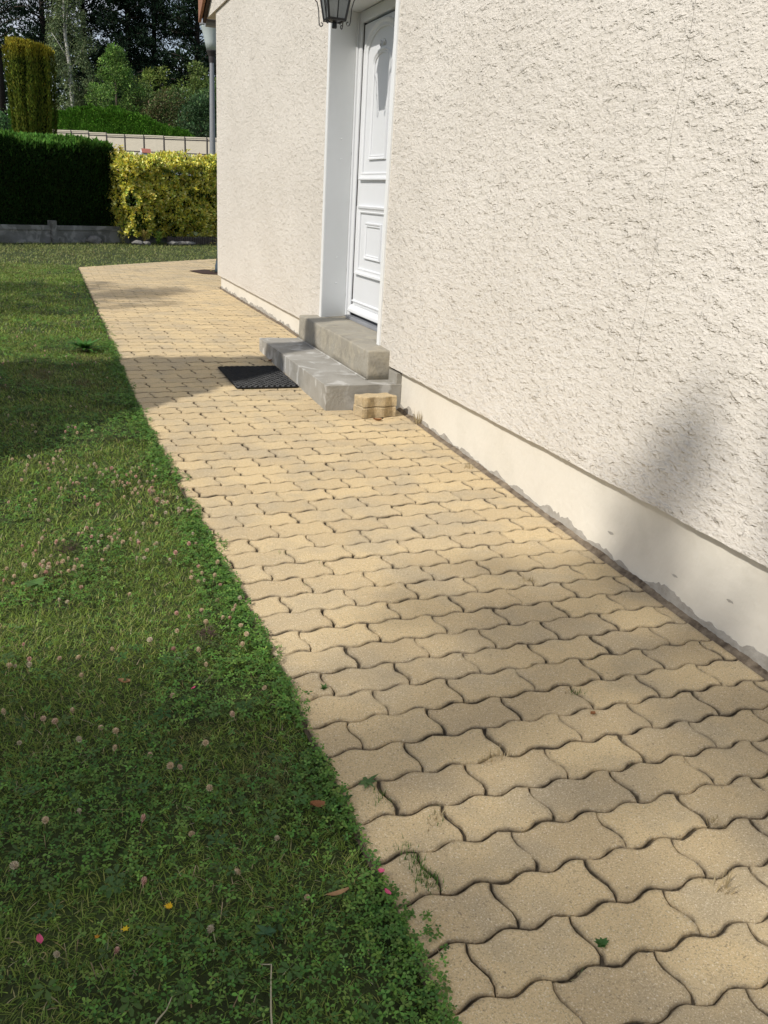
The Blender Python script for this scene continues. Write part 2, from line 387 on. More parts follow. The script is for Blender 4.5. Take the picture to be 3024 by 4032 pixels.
def pav_geo(pts, T=.055):
    """rings: foot, arris, shoulder, inner -> verts, faces, dirt"""
    n = len(pts); k1 = inset(pts, .0032)
    xa, xb = min(p[0] for p in pts), max(p[0] for p in pts); ya, yb = min(p[1] for p in pts), max(p[1] for p in pts); mx, my = (xa+xb)/2, (ya+yb)/2
    fx_, fy_ = max(.3, 1-.028/max(xb-xa, .01)), max(.3, 1-.024/max(yb-ya, .01))
    k2 = [(mx+(x-mx)*fx_, my+(y-my)*fy_) for x, y in pts]
    V = [(x, y, -T) for x, y in pts]+[(x, y, -.0045) for x, y in pts]+[(x, y, -.0006) for x, y in k1]+[(x, y, 0) for x, y in k2]
    e = [1]*n+[1]*n+[.42]*n+[0]*n; F = []
    for r in range(3):
        for i in range(n): F.append((r*n+i, r*n+(i+1) % n, (r+1)*n+(i+1) % n, (r+1)*n+i))
    F.append(tuple(range(3*n, 4*n)))
    return V, F, e
def pav_mesh(name, V, F, e, m):
    me = bpy.data.meshes.new(name); me.from_pydata(V, [], F)
    a = me.color_attributes.new('Col', 'FLOAT_COLOR', 'POINT')
    for i, x in enumerate(e): a.data[i].color = (x, x, x, 1)
    me.materials.append(m); return me
base = pav_outline(PL, PW)
def variant(sd):
    rs = random.Random(sd); P_ = [(x+rs.gauss(0, .0005), y+rs.gauss(0, .0005)) for x, y in base]
    for q in range(rs.choice([0, 1, 1, 2])):                  # a chipped corner or edge
        cx, cy = P_[rs.randrange(len(P_))]; rad_ = rs.uniform(.006, .014); dep_ = rs.uniform(.0015, .004)
        P_ = [(x-math.copysign(dep_, x)*max(0, 1-math.hypot(x-cx, y-cy)/rad_), y-math.copysign(dep_, y)*max(0, 1-math.hypot(x-cx, y-cy)/rad_)) for x, y in P_]
    return pav_mesh('paver', *pav_geo(P_), M_pave)
fulls = [variant(k) for k in range(9)]
cand = []
Rn = np.array(R); C3 = np.array(CAM)
def inview(x, y, z, mg=.03):
    v = Rn @ (np.array([x, y, z])-C3)
    if v[2] < .1: return None
    u, t = .5+3350/3024*v[0]/v[2], .5+3350/4032*v[1]/v[2]
    return v[2] if -mg < u < 1+mg and -mg < t < 1+mg else None
for k in range(-14, 146):
    yc = PY0 - PW/2 + k*PW
    if yc > 17.6: break
    for i in range(-8, 28):
        xc = PX0 + (i + .5*(k % 2))*PL + PL/2 + random.gauss(0, .0016)
        if xc < -1.8 or xc > (.2 if yc < 10.62 else 3.6): continue
        if 4.72 < yc < 6.41 and xc > -.36: continue          # under the steps
        dy = random.gauss(0, .0008)
        p = base; cl = False
        lx = float(left(yc))-xc
        if lx > -PL*.56: p = clip(p, -1, 0, -lx); cl = True
        if yc < 10.62:
            rx = .006-xc
            if rx < PL*.56: p = clip(p, 1, 0, rx); cl = True
        if yc > 12.2 and len(p) > 2:
            for (xa, ya), (xb, yb) in zip(FAR, FAR[1:]):      # below the far edge line (concave enough to clip by the nearest)
                if xa-.12 <= xc <= xb+.12:
                    nx_, ny_ = -(yb-ya), xb-xa; cc = nx_*(xa-xc)+ny_*(ya-yc); q = clip(p, nx_, ny_, cc)
                    if len(q) != len(p) or q != p: cl = True
                    p = q
                    if len(p) < 3: break
        if len(p) < 3 or abs(area(p)) < .0016: continue
        z = gzf(yc)
        dist = inview(xc, yc, z, .06)
        cand.append((dist if dist else 999, xc, yc+dy, z, p, cl))
cand.sort(key=lambda c: c[0])
VV, FF, EE = [], [], []
slope = math.atan(.031)
for j, (dist, xc, yc, z, p, cl) in enumerate(cand):
    zj = z + random.gauss(0, .0011); sl_ = slope if yc < 7.4 else 0
    rx, ry, rz = sl_+random.gauss(0, .006), random.gauss(0, .004), random.gauss(0, .006)
    if j < 300 and dist < 900:
        me = random.choice(fulls) if not cl else pav_mesh('paver_cut', *pav_geo(p), M_pave)
        o = link('paver', me, None, path); o.location = (xc, yc, zj); o.rotation_euler = (rx, ry, rz)
    else:
        V, F, e = pav_geo(p, .03); b0 = len(VV)
        Mx = Matrix.Translation((xc, yc, zj)) @ Matrix.Rotation(rx, 4, 'X') @ Matrix.Rotation(rz, 4, 'Z')
        VV += [tuple(Mx @ Vector(v)) for v in V]; FF += [tuple(b0+t for t in f) for f in F]; EE += e
me = pav_mesh('distant_pavers', VV, FF, EE, M_pave_far)
tag(link('distant_pavers', me, None, path), kind='stuff')

# ------------------------------------------------------------------ house
WY0, WY1 = -4.0, 10.60; OY0, OY1, OZ = 5.00, 6.312, 2.20
house = empty('house', (0, 5, 0))
tag(house, 'cream rendered house with ridged plaster, smooth plinth and white front door', 'house')
def jag_slab(name, y0, y1, z0, z1, step=.02, amp=.0028):
    """front slab of the wall with a slightly ragged lower lip"""
    bm = bmesh.new(); n = int((y1-y0)/step); T, B, B2 = [], [], []
    for i in range(n+1):
        y = y0+(y1-y0)*i/n; e = 0 if i in (0, n) else 1
        dz = e*(random.gauss(0, amp*.35)+amp*(math.sin(y*9)+math.sin(y*23+1))*.3)
        B.append(bm.verts.new((0, y, z0+dz-.001))); T.append(bm.verts.new((0, y, z0+.03))); B2.append(bm.verts.new((.05, y, z0+dz*.5)))
    for i in range(n):
        bm.faces.new((B[i], B[i+1], T[i+1], T[i])); bm.faces.new((B2[i], B2[i+1], B[i+1], B[i]))
    return bm
bm = bmesh.new()
zt = 2.775
for (a, b, c, d) in ((WY0, OY0, .03, zt), (OY1, WY1, .03, zt), (OY0, OY1, OZ, zt)):
    if a != OY1: prism(bm, [(a, c), (b, c), (b, d), (a, d)], 0, .26, 'x')
prism(bm, [(0, OY1), (0, WY1), (.26, WY1), (.26, 6.40), (.215, 6.40), (.012, OY1+.006)], .03, zt)
for (a, b) in ((WY0, OY0), (OY1, WY1)):
    bm2 = jag_slab('', a, b, 0, .03); me_ = bpy.data.meshes.new('t'); bm2.to_mesh(me_); bm2.free(); bm.from_mesh(me_)
box(bm, .26, 8, 10.38, WY1, -.5, zt); box(bm, 7.8, 8.0, WY0, 10.38, -.5, zt); box(bm, .26, 7.8, WY0, WY0+.2, -.5, zt)
wall = bmobj('wall', bm, M_plaster, house)
bm = bmesh.new(); prev = None; yk = 2.485
for i in range(70):
    zk = .40+i*.018; yk += random.gauss(0, .0016)+(2.478-yk)*.1; a, b = bm.verts.new((-.0006, yk-.0007, zk)), bm.verts.new((-.0006, yk+.0007, zk))
    if prev: bm.faces.new((prev[0], prev[1], b, a))
    prev = (a, b)
bmobj('hairline_crack', bm, M_strip, wall)
bm = bmesh.new(); pk = (3.3, 2.785+(11.08-3.3)*.577)
prism(bm, [(WY0-.5, 2.779), (11.08, 2.779), (11.06, 2.86), pk, (WY0-.5, 2.86)], -.022, .25, 'x')
bmobj('gable_wall', bm, M_plaster, house)
bm = bmesh.new(); box(bm, .25, 8.1, 10.60, 11.04, 2.70, 2.74); bmobj('soffit', bm, M_wood, house)
roof = None
bm = bmesh.new()
def slopez(y): return 2.79+(11.08-y)*.577
prism(bm, [(11.10, slopez(11.10)+.02), (pk[0], pk[1]+.02), (pk[0], pk[1]+.16), (11.10, slopez(11.10)+.13)], -.07, 8.3, 'x')
prism(bm, [(pk[0]-.001, pk[1]+.02), (WY0-.9, 2.6), (WY0-.9, 2.74), (pk[0]-.001, pk[1]+.16)], -.07, 8.3, 'x')
roof = bmobj('roof', bm, M_tile, house)
bm = bmesh.new(); prism(bm, [(11.09, slopez(11.09)-.05), (pk[0], pk[1]-.05), (pk[0], pk[1]+.015), (11.09, slopez(11.09)+.015)], -.062, -.026, 'x')
bmobj('barge_board', bm, M_wood, roof)
for i in range(26):                                          # verge tiles folded over the barge board
    y1 = 11.12-i*.31; y0 = y1-.35; z1, z0 = slopez(y1), slopez(y0); lift = .012*(i % 2)
    bm = bmesh.new(); prism(bm, [(y1, z1-.03), (y0, z0-.03), (y0, z0+.17+lift), (y1, z1+.19+lift)], -.105-lift, -.075, 'x')
    bmobj('verge_tile', bm, M_tile, roof)
bm = bmesh.new(); tube(bm, [(-.02, 11.17, 2.76), (8.2, 11.17, 2.78)], .05, 10); bmobj('gutter', bm, M_grey, roof)
# plinth
plinth = None
for (a, b) in ((OY1+.08, WY1-.035), (WY0, OY0-.16)):
    bm = bmesh.new(); n = int((b-a)/.25)
    for i in range(n):
        ya, yb = a+(b-a)*i/n, a+(b-a)*(i+1)/n
        vs_ = [bm.verts.new(v) for v in ((.035, ya, gzf(ya)-.08), (.035, yb, gzf(yb)-.08), (.035, yb, .04), (.035, ya, .04))]; bm.faces.new(vs_)
    plinth = bmobj('plinth', bm, M_plinth, house)
bm = bmesh.new(); prism(bm, [(.036, WY1-.035), (8, WY1-.035), (8, WY1-.2), (.036, WY1-.2)], -.4, .0); bmobj('plinth', bm, M_plinth, house)
bmesh_strip = bmesh.new(); prev = None; y = WY0; hgt = .045
while y < WY1-.04:
    if OY0-.16 < y < OY1+.08: prev = None; y = OY1+.10
    hgt += random.gauss(0, .0055)+(.024+.008*math.sin(y*1.7)+.012*(y < 3)-hgt)*.10; hgt = min(.05, max(.006, hgt))
    x = .0325
    a = bmesh_strip.verts.new((x-.002, y, gzf(y)-.03)); b = bmesh_strip.verts.new((x, y, gzf(y)+hgt)); c = bmesh_strip.verts.new((.036, y, gzf(y)+hgt+.001))
    if prev: bmesh_strip.faces.new((prev[0], a, b, prev[1])); bmesh_strip.faces.new((prev[1], b, c, prev[2]))
    prev = (a, b, c); y += .014
bmobj('bare_render_strip', bmesh_strip, M_strip, plinth)
bm = bmesh.new(); prev = None; y = WY0                         # crumbly dirt between the last pavers and the wall
while y < WY1:
    if OY0-.3 < y < OY1+.10: prev = None; y = OY1+.12
    h_ = .004+.007*abs(math.sin(y*3.1)*math.sin(y*11.7))+random.uniform(0, .004)
    q = [bm.verts.new((.002, y, gzf(y)-.008)), bm.verts.new((.018+random.gauss(0, .003), y, gzf(y)-.003+h_*.5)), bm.verts.new((.034, y, gzf(y)+h_))]
    if prev: bm.faces.new((prev[0], q[0], q[1], prev[1])); bm.faces.new((prev[1], q[1], q[2], prev[2]))
    prev = q; y += .011
bmobj('dirt_fillet', bm, mat('sandy_dirt', (.26, .21, .15), .95, (26, (.07, .05, .035), .95), (150, .006, 6)), path)
for k in range(7):                                          # flaked paint patches
    y = random.uniform(1.7, 9.5)
    if 4.7 < y < 6.6: continue
    z = gzf(y)+random.uniform(.07, .14); bm = bmesh.new(); n = 11; r = random.uniform(.006, .016)
    f = bm.faces.new([bm.verts.new((.034, y+math.cos(t*2*math.pi/n)*r*random.uniform(.5, 1)*1.8, z+math.sin(t*2*math.pi/n)*r*random.uniform(.3, 1)*.55)) for t in range(n)])
    bmobj('bare_patch', bm, M_strip, plinth)
# opening: flange, reveal lining, frame
RX, RY = .21, 6.385
lin = empty('door_surround', (0, 5.6, 0)); lin.parent = house; lin.location = (0, .6, 0)
bm = bmesh.new()
zb = .096
prism(bm, [(-.010, OY1), (-.010, 6.268), (-.004, 6.268), (RX, RY-.034), (RX, RY), (.0, OY1-.004), (.002, OY1)], zb, OZ, 'z')
bmobj('reveal_lining', bm, M_revl, lin)
bm = bmesh.new()
prism(bm, [(-.010, OY0), (-.010, 5.046), (.24, 5.046), (.24, 5.035), (.0, 5.035), (.0, OY0)], zb-.18*0, OZ, 'z')
bmobj('reveal_lining', bm, M_revl, lin)
bm = bmesh.new(); box(bm, -.010, .24, 5.047, RY-.02, OZ-.045, OZ-.002); bmobj('lintel_lining', bm, M_revl, lin)
for z in (1.345, 1.21, .53, .345):                            # little screw caps on the lining
    bm = bmesh.new(); t = .55; x = RX*t; y = 6.268+(RY-.034-6.268)*t-.002
    bmesh.ops.create_icosphere(bm, subdivisions=1, radius=.006, matrix=Matrix.Translation((x, y, z))); bmobj('screw_cap', bm, M_white, lin)
frame = empty('door_frame'); frame.parent = house; frame.location = (0, .6, 0)
for y0, y1, x0 in ((6.335, 6.386, .208), (6.272, 6.334, .220), (5.40, 5.455, .215), (5.047, 5.10, .215)):
    bm = bmesh.new(); box(bm, x0, .30, y0, y1, zb+.004, OZ-.046, .006); bmobj('jamb', bm, M_white, frame)
bm = bmesh.new(); box(bm, .232, .30, 6.2635, 6.2715, zb+.01, OZ-.05); bmobj('gasket', bm, M_dark, frame)
bm = bmesh.new(); box(bm, .215, .30, 5.10, 6.27, OZ-.12, OZ-.05, .006); bmobj('head', bm, M_white, frame)
bm = bmesh.new(); box(bm, .235, .29, 5.101, 5.399, zb+.03, OZ-.125, .004); bmobj('side_panel', bm, M_white, frame)
bm = bmesh.new(); box(bm, .185, .30, 5.05, 6.27, zb-.002, zb+.022, .003); bmobj('threshold', bm, M_grey, frame)
door = empty('door'); door.parent = house; door.location = (0, .6, 0)
DX = .236
bm = bmesh.new(); box(bm, DX, DX+.05, 5.457, 6.263, .142, OZ-.13, .004); bmobj('leaf', bm, M_white, door)
def moulding(path2, closed, prof, x0):
    """sweep a profile (offset outwards, height towards -x) along a path in the y,z plane with mitres"""
    bm = bmesh.new(); n = len(path2); rings = []
    for i, p in enumerate(path2):
        a = Vector(path2[(i-1) % n]); b = Vector(p); c = Vector(path2[(i+1) % n])
        d1 = (b-a).normalized(); d2 = (c-b).normalized()
        n1 = Vector((d1.y, -d1.x)); n2 = Vector((d2.y, -d2.x)); nn = (n1+n2)
        k = 2/max(.6, nn.length_squared); nn = nn*k
        rings.append([bm.verts.new((x0-h, b.x+nn.x*o, b.y+nn.y*o)) for o, h in prof])
    for i in range(n):
        A, B = rings[i], rings[(i+1) % n]
        for j in range(len(prof)-1): bm.faces.new((A[j], B[j], B[j+1], A[j+1]))
    return bm
PR = [(0, -.001), (0, .010), (.008, .014), (.014, .010), (.026, .013), (.034, .022), (.046, .024), (.050, .016), (.050, -.001)]
PRs = [(0, -.001), (0, .006), (.006, .009), (.010, .006), (.018, .013), (.026, .014), (.028, .008), (.028, -.001)]
yc_, hw_ = 5.875, .29
def rect(hw, z0, z1): return [(yc_-hw, z0), (yc_+hw, z0), (yc_+hw, z1), (yc_-hw, z1)]
def arch(hw, z0, zs, rise, n=14):
    return [(yc_-hw, z0), (yc_+hw, z0)]+[(yc_+hw*math.cos(math.pi*t/n), zs+rise*math.sin(math.pi*t/n)) for t in range(n+1)]
bmobj('panel_moulding', moulding(rect(.275, .475, .855), True, PR, DX), M_white, door)
bmobj('panel_moulding', moulding(rect(.135, .575, .765), True, PRs, DX), M_white, door)
bmobj('panel_moulding', moulding(arch(.275, 1.125, 1.875, .13), True, PR, DX), M_white, door)
bmobj('panel_moulding', moulding(arch(.135, 1.235, 1.80, .055), True, PRs, DX), M_white, door)
bm = bmesh.new()
for s in (-1, 1): tube(bm, [(DX-.004, yc_+s*.01, 1.90), (DX-.008, yc_+s*.035, 1.925), (DX-.006, yc_+s*.05, 1.905), (DX-.004, yc_+s*.04, 1.895)], [.006, .008, .006, .003], 6)
bmobj('carved_ornament', bm, M_white, door, smooth=True)
bm = bmesh.new(); prism(bm, [(DX, .235), (DX-.012, .228), (DX-.012, .222), (DX-.002, .215), (DX, .215)], 5.46, 6.255, 'y'); box(bm, DX-.004, DX, 5.50, 6.215, .20, .216)
bmobj('kick_rail', bm, M_white, door)
bm = bmesh.new(); prism(bm, [(DX+.01, .20), (DX-.012, .195), (DX-.036, .165), (DX-.040, .150), (DX-.034, .143), (DX+.01, .143)], 5.46, 6.268, 'y')
bmobj('weather_bar', bm, M_white, door, smooth=False)

# ------------------------------------------------------------------ doorstep
steps = empty('doorstep', (-.2, 5.5, -.27)); tag(steps, 'two concrete steps below the white front door', 'steps')
def stepmesh(poly, z0, z1, bev, amp, seed):
    bm = bmesh.new(); prism(bm, poly, z0, z1)
    es = [e for e in bm.edges if all(v.co.z > z1-.001 for v in e.verts) or (abs(e.verts[0].co.x-e.verts[1].co.x) < 1e-5 and abs(e.verts[0].co.y-e.verts[1].co.y) < 1e-5)]
    bmesh.ops.bevel(bm, geom=es, offset=bev, segments=3, affect='EDGES', profile=.6)
    bmesh.ops.triangulate(bm, faces=bm.faces)
    bmesh.ops.subdivide_edges(bm, edges=[e for e in bm.edges if e.calc_length() > .05], cuts=2, use_grid_fill=True)
    bmesh.ops.subdivide_edges(bm, edges=[e for e in bm.edges if e.calc_length() > .08], cuts=1)
    rough(bm, amp, 9, seed); return bm
bmobj('lower_step', stepmesh([(-.440, 4.695), (.034, 4.695), (.034, 6.43), (-.440, 6.43)], -.42, -.086, .004, .0025, 1), M_concrete, steps)
bmobj('upper_step', stepmesh([(-.140, 4.835), (.034, 4.835), (.034, 5.05), (.30, 5.05), (.30, 6.38), (.034, 6.38), (.034, 6.41), (-.140, 6.41)], -.095, .094, .014, .004, 5), M_stepold, steps, smooth=True)
bm = bmesh.new(); box(bm, .0, .034, 4.70, 4.834, -.09, -.02, .004); bmobj('mortar_fillet', bm, M_concrete, steps)
bm = bmesh.new(); tube(bm, [(-.147, 4.83, -.084), (-.147, 6.41, -.084)], .008, 6); rough(bm, .004, 20); bmobj('mortar_fillet', bm, M_concrete, steps)

# ------------------------------------------------------------------ wall lantern
lan = empty('wall_lantern', (0, 5.675, 2.42)); tag(lan, 'black wrought iron lantern with textured panes hanging above the front door', 'lantern')
lx, ly, zb_, zt_ = -.165, 5.675, 1.965, 2.25; hb, ht = .052, .098
def lc(i, z, o=0):
    h = hb+(ht-hb)*(z-zb_)/(zt_-zb_)+o; sx, sy = [(-1, -1), (1, -1), (1, 1), (-1, 1)][i % 4]
    return Vector((lx+sx*h, ly+sy*h, z))
for i in range(4):
    bm = bmesh.new(); tube(bm, [lc(i, zb_-.008), lc(i, zt_)], .007, 6); bmobj('corner_bar', bm, M_black, lan)
    bm = bmesh.new(); tube(bm, [lc(i, zb_), lc(i+1, zb_)], .008, 6); bmobj('bottom_rail', bm, M_black, lan)
    bm = bmesh.new(); tube(bm, [lc(i, zt_), lc(i+1, zt_)], .008, 6); bmobj('top_rail', bm, M_black, lan)
    bm = bmesh.new(); q = [lc(i, zb_, -.002), lc(i+1, zb_, -.002), lc(i+1, zt_, -.002), lc(i, zt_, -.002)]
    bm.faces.new([bm.verts.new(v) for v in q]); p_ = bmobj('pane', bm, M_glass, lan)
    bm = bmesh.new(); mid = lambda z: (lc(i, z, .001)+lc(i+1, z, .001))/2
    tube(bm, [mid(zb_), mid(zt_)], .0035, 5)
    for z in (zb_+.125,): tube(bm, [lc(i, z), lc(i+1, z)], .0035, 5)
    bmobj('glazing_bar', bm, M_black, p_)
    # scroll on each corner
    d = Vector(((-1, 1, 1, -1)[i], (-1, -1, 1, 1)[i], 0)).normalized(); pts = []
    c0 = lc(i, zb_); 
    for t in range(9):
        a = t/8*math.pi*1.6; pts.append(c0+d*(.018+.014*math.cos(a)*(1-t*.06))+Vector((0, 0, -.02+.014*math.sin(-a)*(1-t*.06))))
    pts = pts[::-1]; pts[-1] = c0+d*.034+Vector((0, 0, -.012))
    pts += [lc(i, zb_+.06)+d*.026, lc(i, zb_+.10)+d*.030, lc(i, zb_+.115)+d*.042, lc(i, zb_+.13)+d*.030, lc(i, zb_+.118)+d*.022]
    bm = bmesh.new(); tube(bm, pts, .0034, 5)
    tube(bm, [lc(i, zb_+.12)+d*.03, lc(i, zb_+.145)+d*.040, lc(i, zb_+.17)+d*.032, lc(i, zb_+.22)+d*.030, lc(i, zt_)+d*.05], .0034, 5)
    bmobj('scroll', bm, M_black, lan)
bm = bmesh.new(); lathe(bm, (lx, ly, 0), [(.012, zb_-.045), (.016, zb_-.04), (.014, zb_-.01), (.03, zb_-.006), (.045, zb_+.002)], 10); bmobj('finial', bm, M_black, lan)
bm = bmesh.new(); a = [bm.verts.new(lc(i, zt_+.004, .02)) for i in range(4)]; b = [bm.verts.new((lx+sx*.03, ly+sy*.03, zt_+.10)) for sx, sy in ((-1, -1), (1, -1), (1, 1), (-1, 1))]
bm.faces.new(a[::-1]); bm.faces.new(b)
for i in range(4): bm.faces.new((a[i], a[(i+1) % 4], b[(i+1) % 4], b[i]))
bmobj('cap', bm, M_black, lan)
bm = bmesh.new(); tube(bm, [(lx, ly, zt_+.1), (lx, ly, zt_+.19), (lx+.02, ly, zt_+.23), (-.02, ly, zt_+.21), (-.002, ly, zt_+.21)], .009, 8)
tube(bm, [(-.01, ly, zt_+.06), (-.05, ly, zt_+.12), (-.09, ly, zt_+.2)], .006, 6); bmobj('bracket', bm, M_black, lan)
bm = bmesh.new(); box(bm, -.014, -.001, ly-.04, ly+.04, zt_+.03, zt_+.27, .003); bmobj('back_plate', bm, M_black, lan)

# ------------------------------------------------------------------ doormat
mt = empty('doormat', (-.66, 5.53, gzf(5.53)+.006)); tag(mt, 'black rubber mat with a woven pattern on the pavers before the steps', 'doormat')
mt.rotation_euler = (slope, 0, rad(1.0))
me = bpy.data.meshes.new('mat_base'); bm = bmesh.new(); box(bm, -.20, .20, -.292, .292, 0, .005, .002); bm.to_mesh(me); bm.free(); link('mat_base', me, M_rubber, mt)
bm = bmesh.new(); nx_, ny_ = 22, 30
for i in range(nx_):
    for j in range(ny_):
        x = -.19+.38*i/(nx_-1); y = -.28+.56*j/(ny_-1); a = .6 if (i+j) % 2 else -.6
        c, s = math.cos(a)*.0105, math.sin(a)*.0105; px, py = -s*.36, c*.36; h = .014+random.gauss(0, .001)
        vv = [bm.verts.new(v) for v in ((x-c-px, y-s-py, .004), (x+c-px, y+s-py, .004), (x+c+px, y+s+py, .004), (x-c+px, y-s+py, .004), (x-c, y-s, h), (x+c, y+s, h))]
        bm.faces.new((vv[0], vv[1], vv[5], vv[4])); bm.faces.new((vv[2], vv[3], vv[4], vv[5])); bm.faces.new((vv[1], vv[2], vv[5])); bm.faces.new((vv[3], vv[0], vv[4]))
me = bpy.data.meshes.new('mat_ribs'); bm.to_mesh(me); bm.free(); tag(link('mat_ribs', me, M_rubber, mt), kind='stuff')
bm = bmesh.new()
for i in range(30):
    x = -.2+.4*i/29
    for yy in (-.292, .292): box(bm, x-.002, x+.002, yy-.004, yy+.004, .001, .008)
for j in range(42):
    y = -.29+.58*j/41
    for xx in (-.2, .2): box(bm, xx-.004, xx+.004, y-.002, y+.002, .001, .008)
me = bpy.data.meshes.new('mat_fringe'); bm.to_mesh(me); bm.free(); tag(link('mat_fringe', me, M_rubber, mt), kind='stuff')

# two loose pavers stacked beside the steps
for k, (lbl, dx, rz, dz) in enumerate((('lower of the two loose pavers stacked beside the concrete step', 0, rad(6), 0), ('upper of the two loose pavers stacked beside the concrete step', .004, rad(4.5), .0595))):
    V, F, e = pav_geo([(x*1.0, y*1.0) for x, y in base], .057); F = F+[tuple(range(len(base)))[::-1]]
    me = pav_mesh('loose_paver', V, F, [max(.10, t*.45) for t in e], M_pave); o = link('loose_paver', me)
    yy = 4.572; o.location = (-.178+dx, yy+dx, gzf(yy)+.060+dz); o.rotation_euler = (slope, 0, rz+(math.pi if k else 0)); tag(o, lbl, 'paver')

# ------------------------------------------------------------------ lawn
GP = [(.185, .275, .042), (.225, .32, .057), (.125, .205, .031), (.31, .345, .095), (.38, .33, .15), (.48, .42, .25)]
CP = [(.105, .225, .040), (.135, .265, .048), (.075, .175, .036), (.18, .29, .058)]
def lawn_pts(n, y0, y1, xl, over=.05):
    y = rng.uniform(y0, y1, n); e = left(y)-.004+.012*np.sin(y*7.3)+.014*np.sin(y*17.1+2)+over*(pnoise(y, y*0, 9, 3)-.35)
    x = rng.uniform(xl, 0, n); x = e - np.abs(x-0)*0 - (e-xl)*rng.uniform(0, 1, n)
    return x, y
def grass(name, n, y0, y1, xl, L, W, x=None, y=None, clump=True):
    if x is None: x, y = lawn_pts(n, y0, y1, xl)
    dead = pnoise(x, y, 3.3, 5)*.6+pnoise(x, y, 9, 6)*.4
    keep = rng.uniform(0, 1, len(x)) > np.clip((pnoise(x, y, 4.5, 1)-.45)*2.0, 0, .75)     # clover takes these patches
    x, y, dead = x[keep], y[keep], dead[keep]; n = len(x)
    P = np.stack([x, y, gz(y)-.026], -1)
    hd = pnoise(x, y, 6, 8)*9+rng.normal(0, 1.9, n); lean = rng.uniform(.25, 1.5, n)
    D = np.stack([np.cos(hd)*lean, np.sin(hd)*lean, np.ones(n)], -1)
    X, Yd, Zn = frames(D, np.array([0, 0, -1.0]))
    l = L*rng.uniform(.5, 1.25, n); wd = W*rng.uniform(.7, 1.3, n)
    c = mixcol(n, GP, [5, 4, 4, 3, .6, .3]); far_ = np.clip((y-11.5)/3, 0, 1)[:, None]*.45; c = c*(1-far_)+np.array([.30, .28, .13])*far_; br = np.clip((dead-.68)*5, 0, 1)[:, None]*rng.uniform(.3, 1, (n, 1))
    c = c*(1-br)+np.array([.19, .135, .07])*br*np.exp(rng.normal(0, .25, (n, 1)))
    return P, X, Yd, Zn, np.stack([wd, l, l], -1), c
def clover(n, y0, y1, xl, r, x=None, y=None):
    if x is None: x, y = lawn_pts(n, y0, y1, xl, .07)
    e = left(y)
    keep = rng.uniform(0, 1, len(x)) < np.clip((pnoise(x, y, 4.5, 1)-.38)*3.2+np.exp(-(e-x)/.12)*.9, .12, 1)
    x, y = x[keep], y[keep]; n = len(x)
    e = left(y); P = np.stack([x, y, gz(y)+rng.uniform(-.006, .018, n)], -1)
    N = np.stack([rng.normal(0, .32, n), rng.normal(0, .32, n), np.ones(n)], -1)
    hd = rng.uniform(0, 6.28, n); D = np.stack([np.cos(hd), np.sin(hd), 0*hd], -1); N = unit(N)
    D = unit(D-N*(D*N).sum(-1, keepdims=True)); X = np.cross(D, N)
    s = r*rng.uniform(.55, 1.25, n); dead = pnoise(x, y, 5.5, 15)
    c = mixcol(n, CP, [4, 3, 3, 1.5]); br = np.clip((dead-.80)*8, 0, 1)[:, None]*(e-x > .12)[:, None]; c = c*(1-br)+np.array([.075, .045, .035])*br
    return P, X, D, N, s, c
def cat(parts): return [np.concatenate([p[i] for p in parts]) for i in range(len(parts[0]))]
G = cat([grass('', 120000, .5, 3.2, -3.1, .025, .0020), grass('', 105000, 3.2, 7.2, -3.6, .029, .0032), grass('', 90000, 7.2, 13.4, -4.2, .034, .006),
         grass('', 26000, 13.4, 19.5, -5.5, .05, .0085, x=rng.uniform(-5.5, 4.5, 26000), y=rng.uniform(12.9, 19.3, 26000)) if False else grass('', 100, 12.5, 13, -4.2, .05, .006)])
tag(scatter('lawn_grass', *BLADE, *G, M_grass), 'mown grass of the lawn left of the paved path', 'grass', kind='stuff')
# lawn beyond the path
n = 60000; x = rng.uniform(-6, 5.5, n); y = rng.uniform(12.9, 21.5, n); k = (y > far_y(np.clip(x, -1.5, 4))+.03) | (x < -1.51); x, y = x[k], y[k]
k = (y-17.64) < (x+2.676)*.69+.15; x, y = x[k], y[k]
tag(scatter('far_lawn_grass', *BLADE, *grass('', 0, 0, 0, 0, .05, .010, x=x, y=y), M_grass), 'grass between the far end of the path and the hedge', 'grass', kind='stuff')
def edge_clover(n, y0, y1, r_):
    y = rng.uniform(y0, y1, n); x = left(y)+.030*(pnoise(y, y*0, 7, 33)-.3)+.02*(pnoise(y, y*0, 23, 34)-.5)-rng.exponential(.045, n)
    k = pnoise(y, y*0, 2.1, 35) > .22; return clover(0, 0, 0, 0, r_, x=x[k], y=y[k])
Cc = cat([edge_clover(3600, .8, 3.6, .0095), edge_clover(3000, 3.6, 7.5, .011), clover(30000, .5, 3.2, -3.1, .0095), clover(30000, 3.2, 7.2, -3.5, .0110), clover(8000, 7.2, 13, -4, .015)])
tag(scatter('clover_leaves', *CLOVER, *Cc[:4], Cc[4], Cc[5], M_grass), 'low clover leaves spreading through the lawn beside the path', 'clover', kind='stuff')
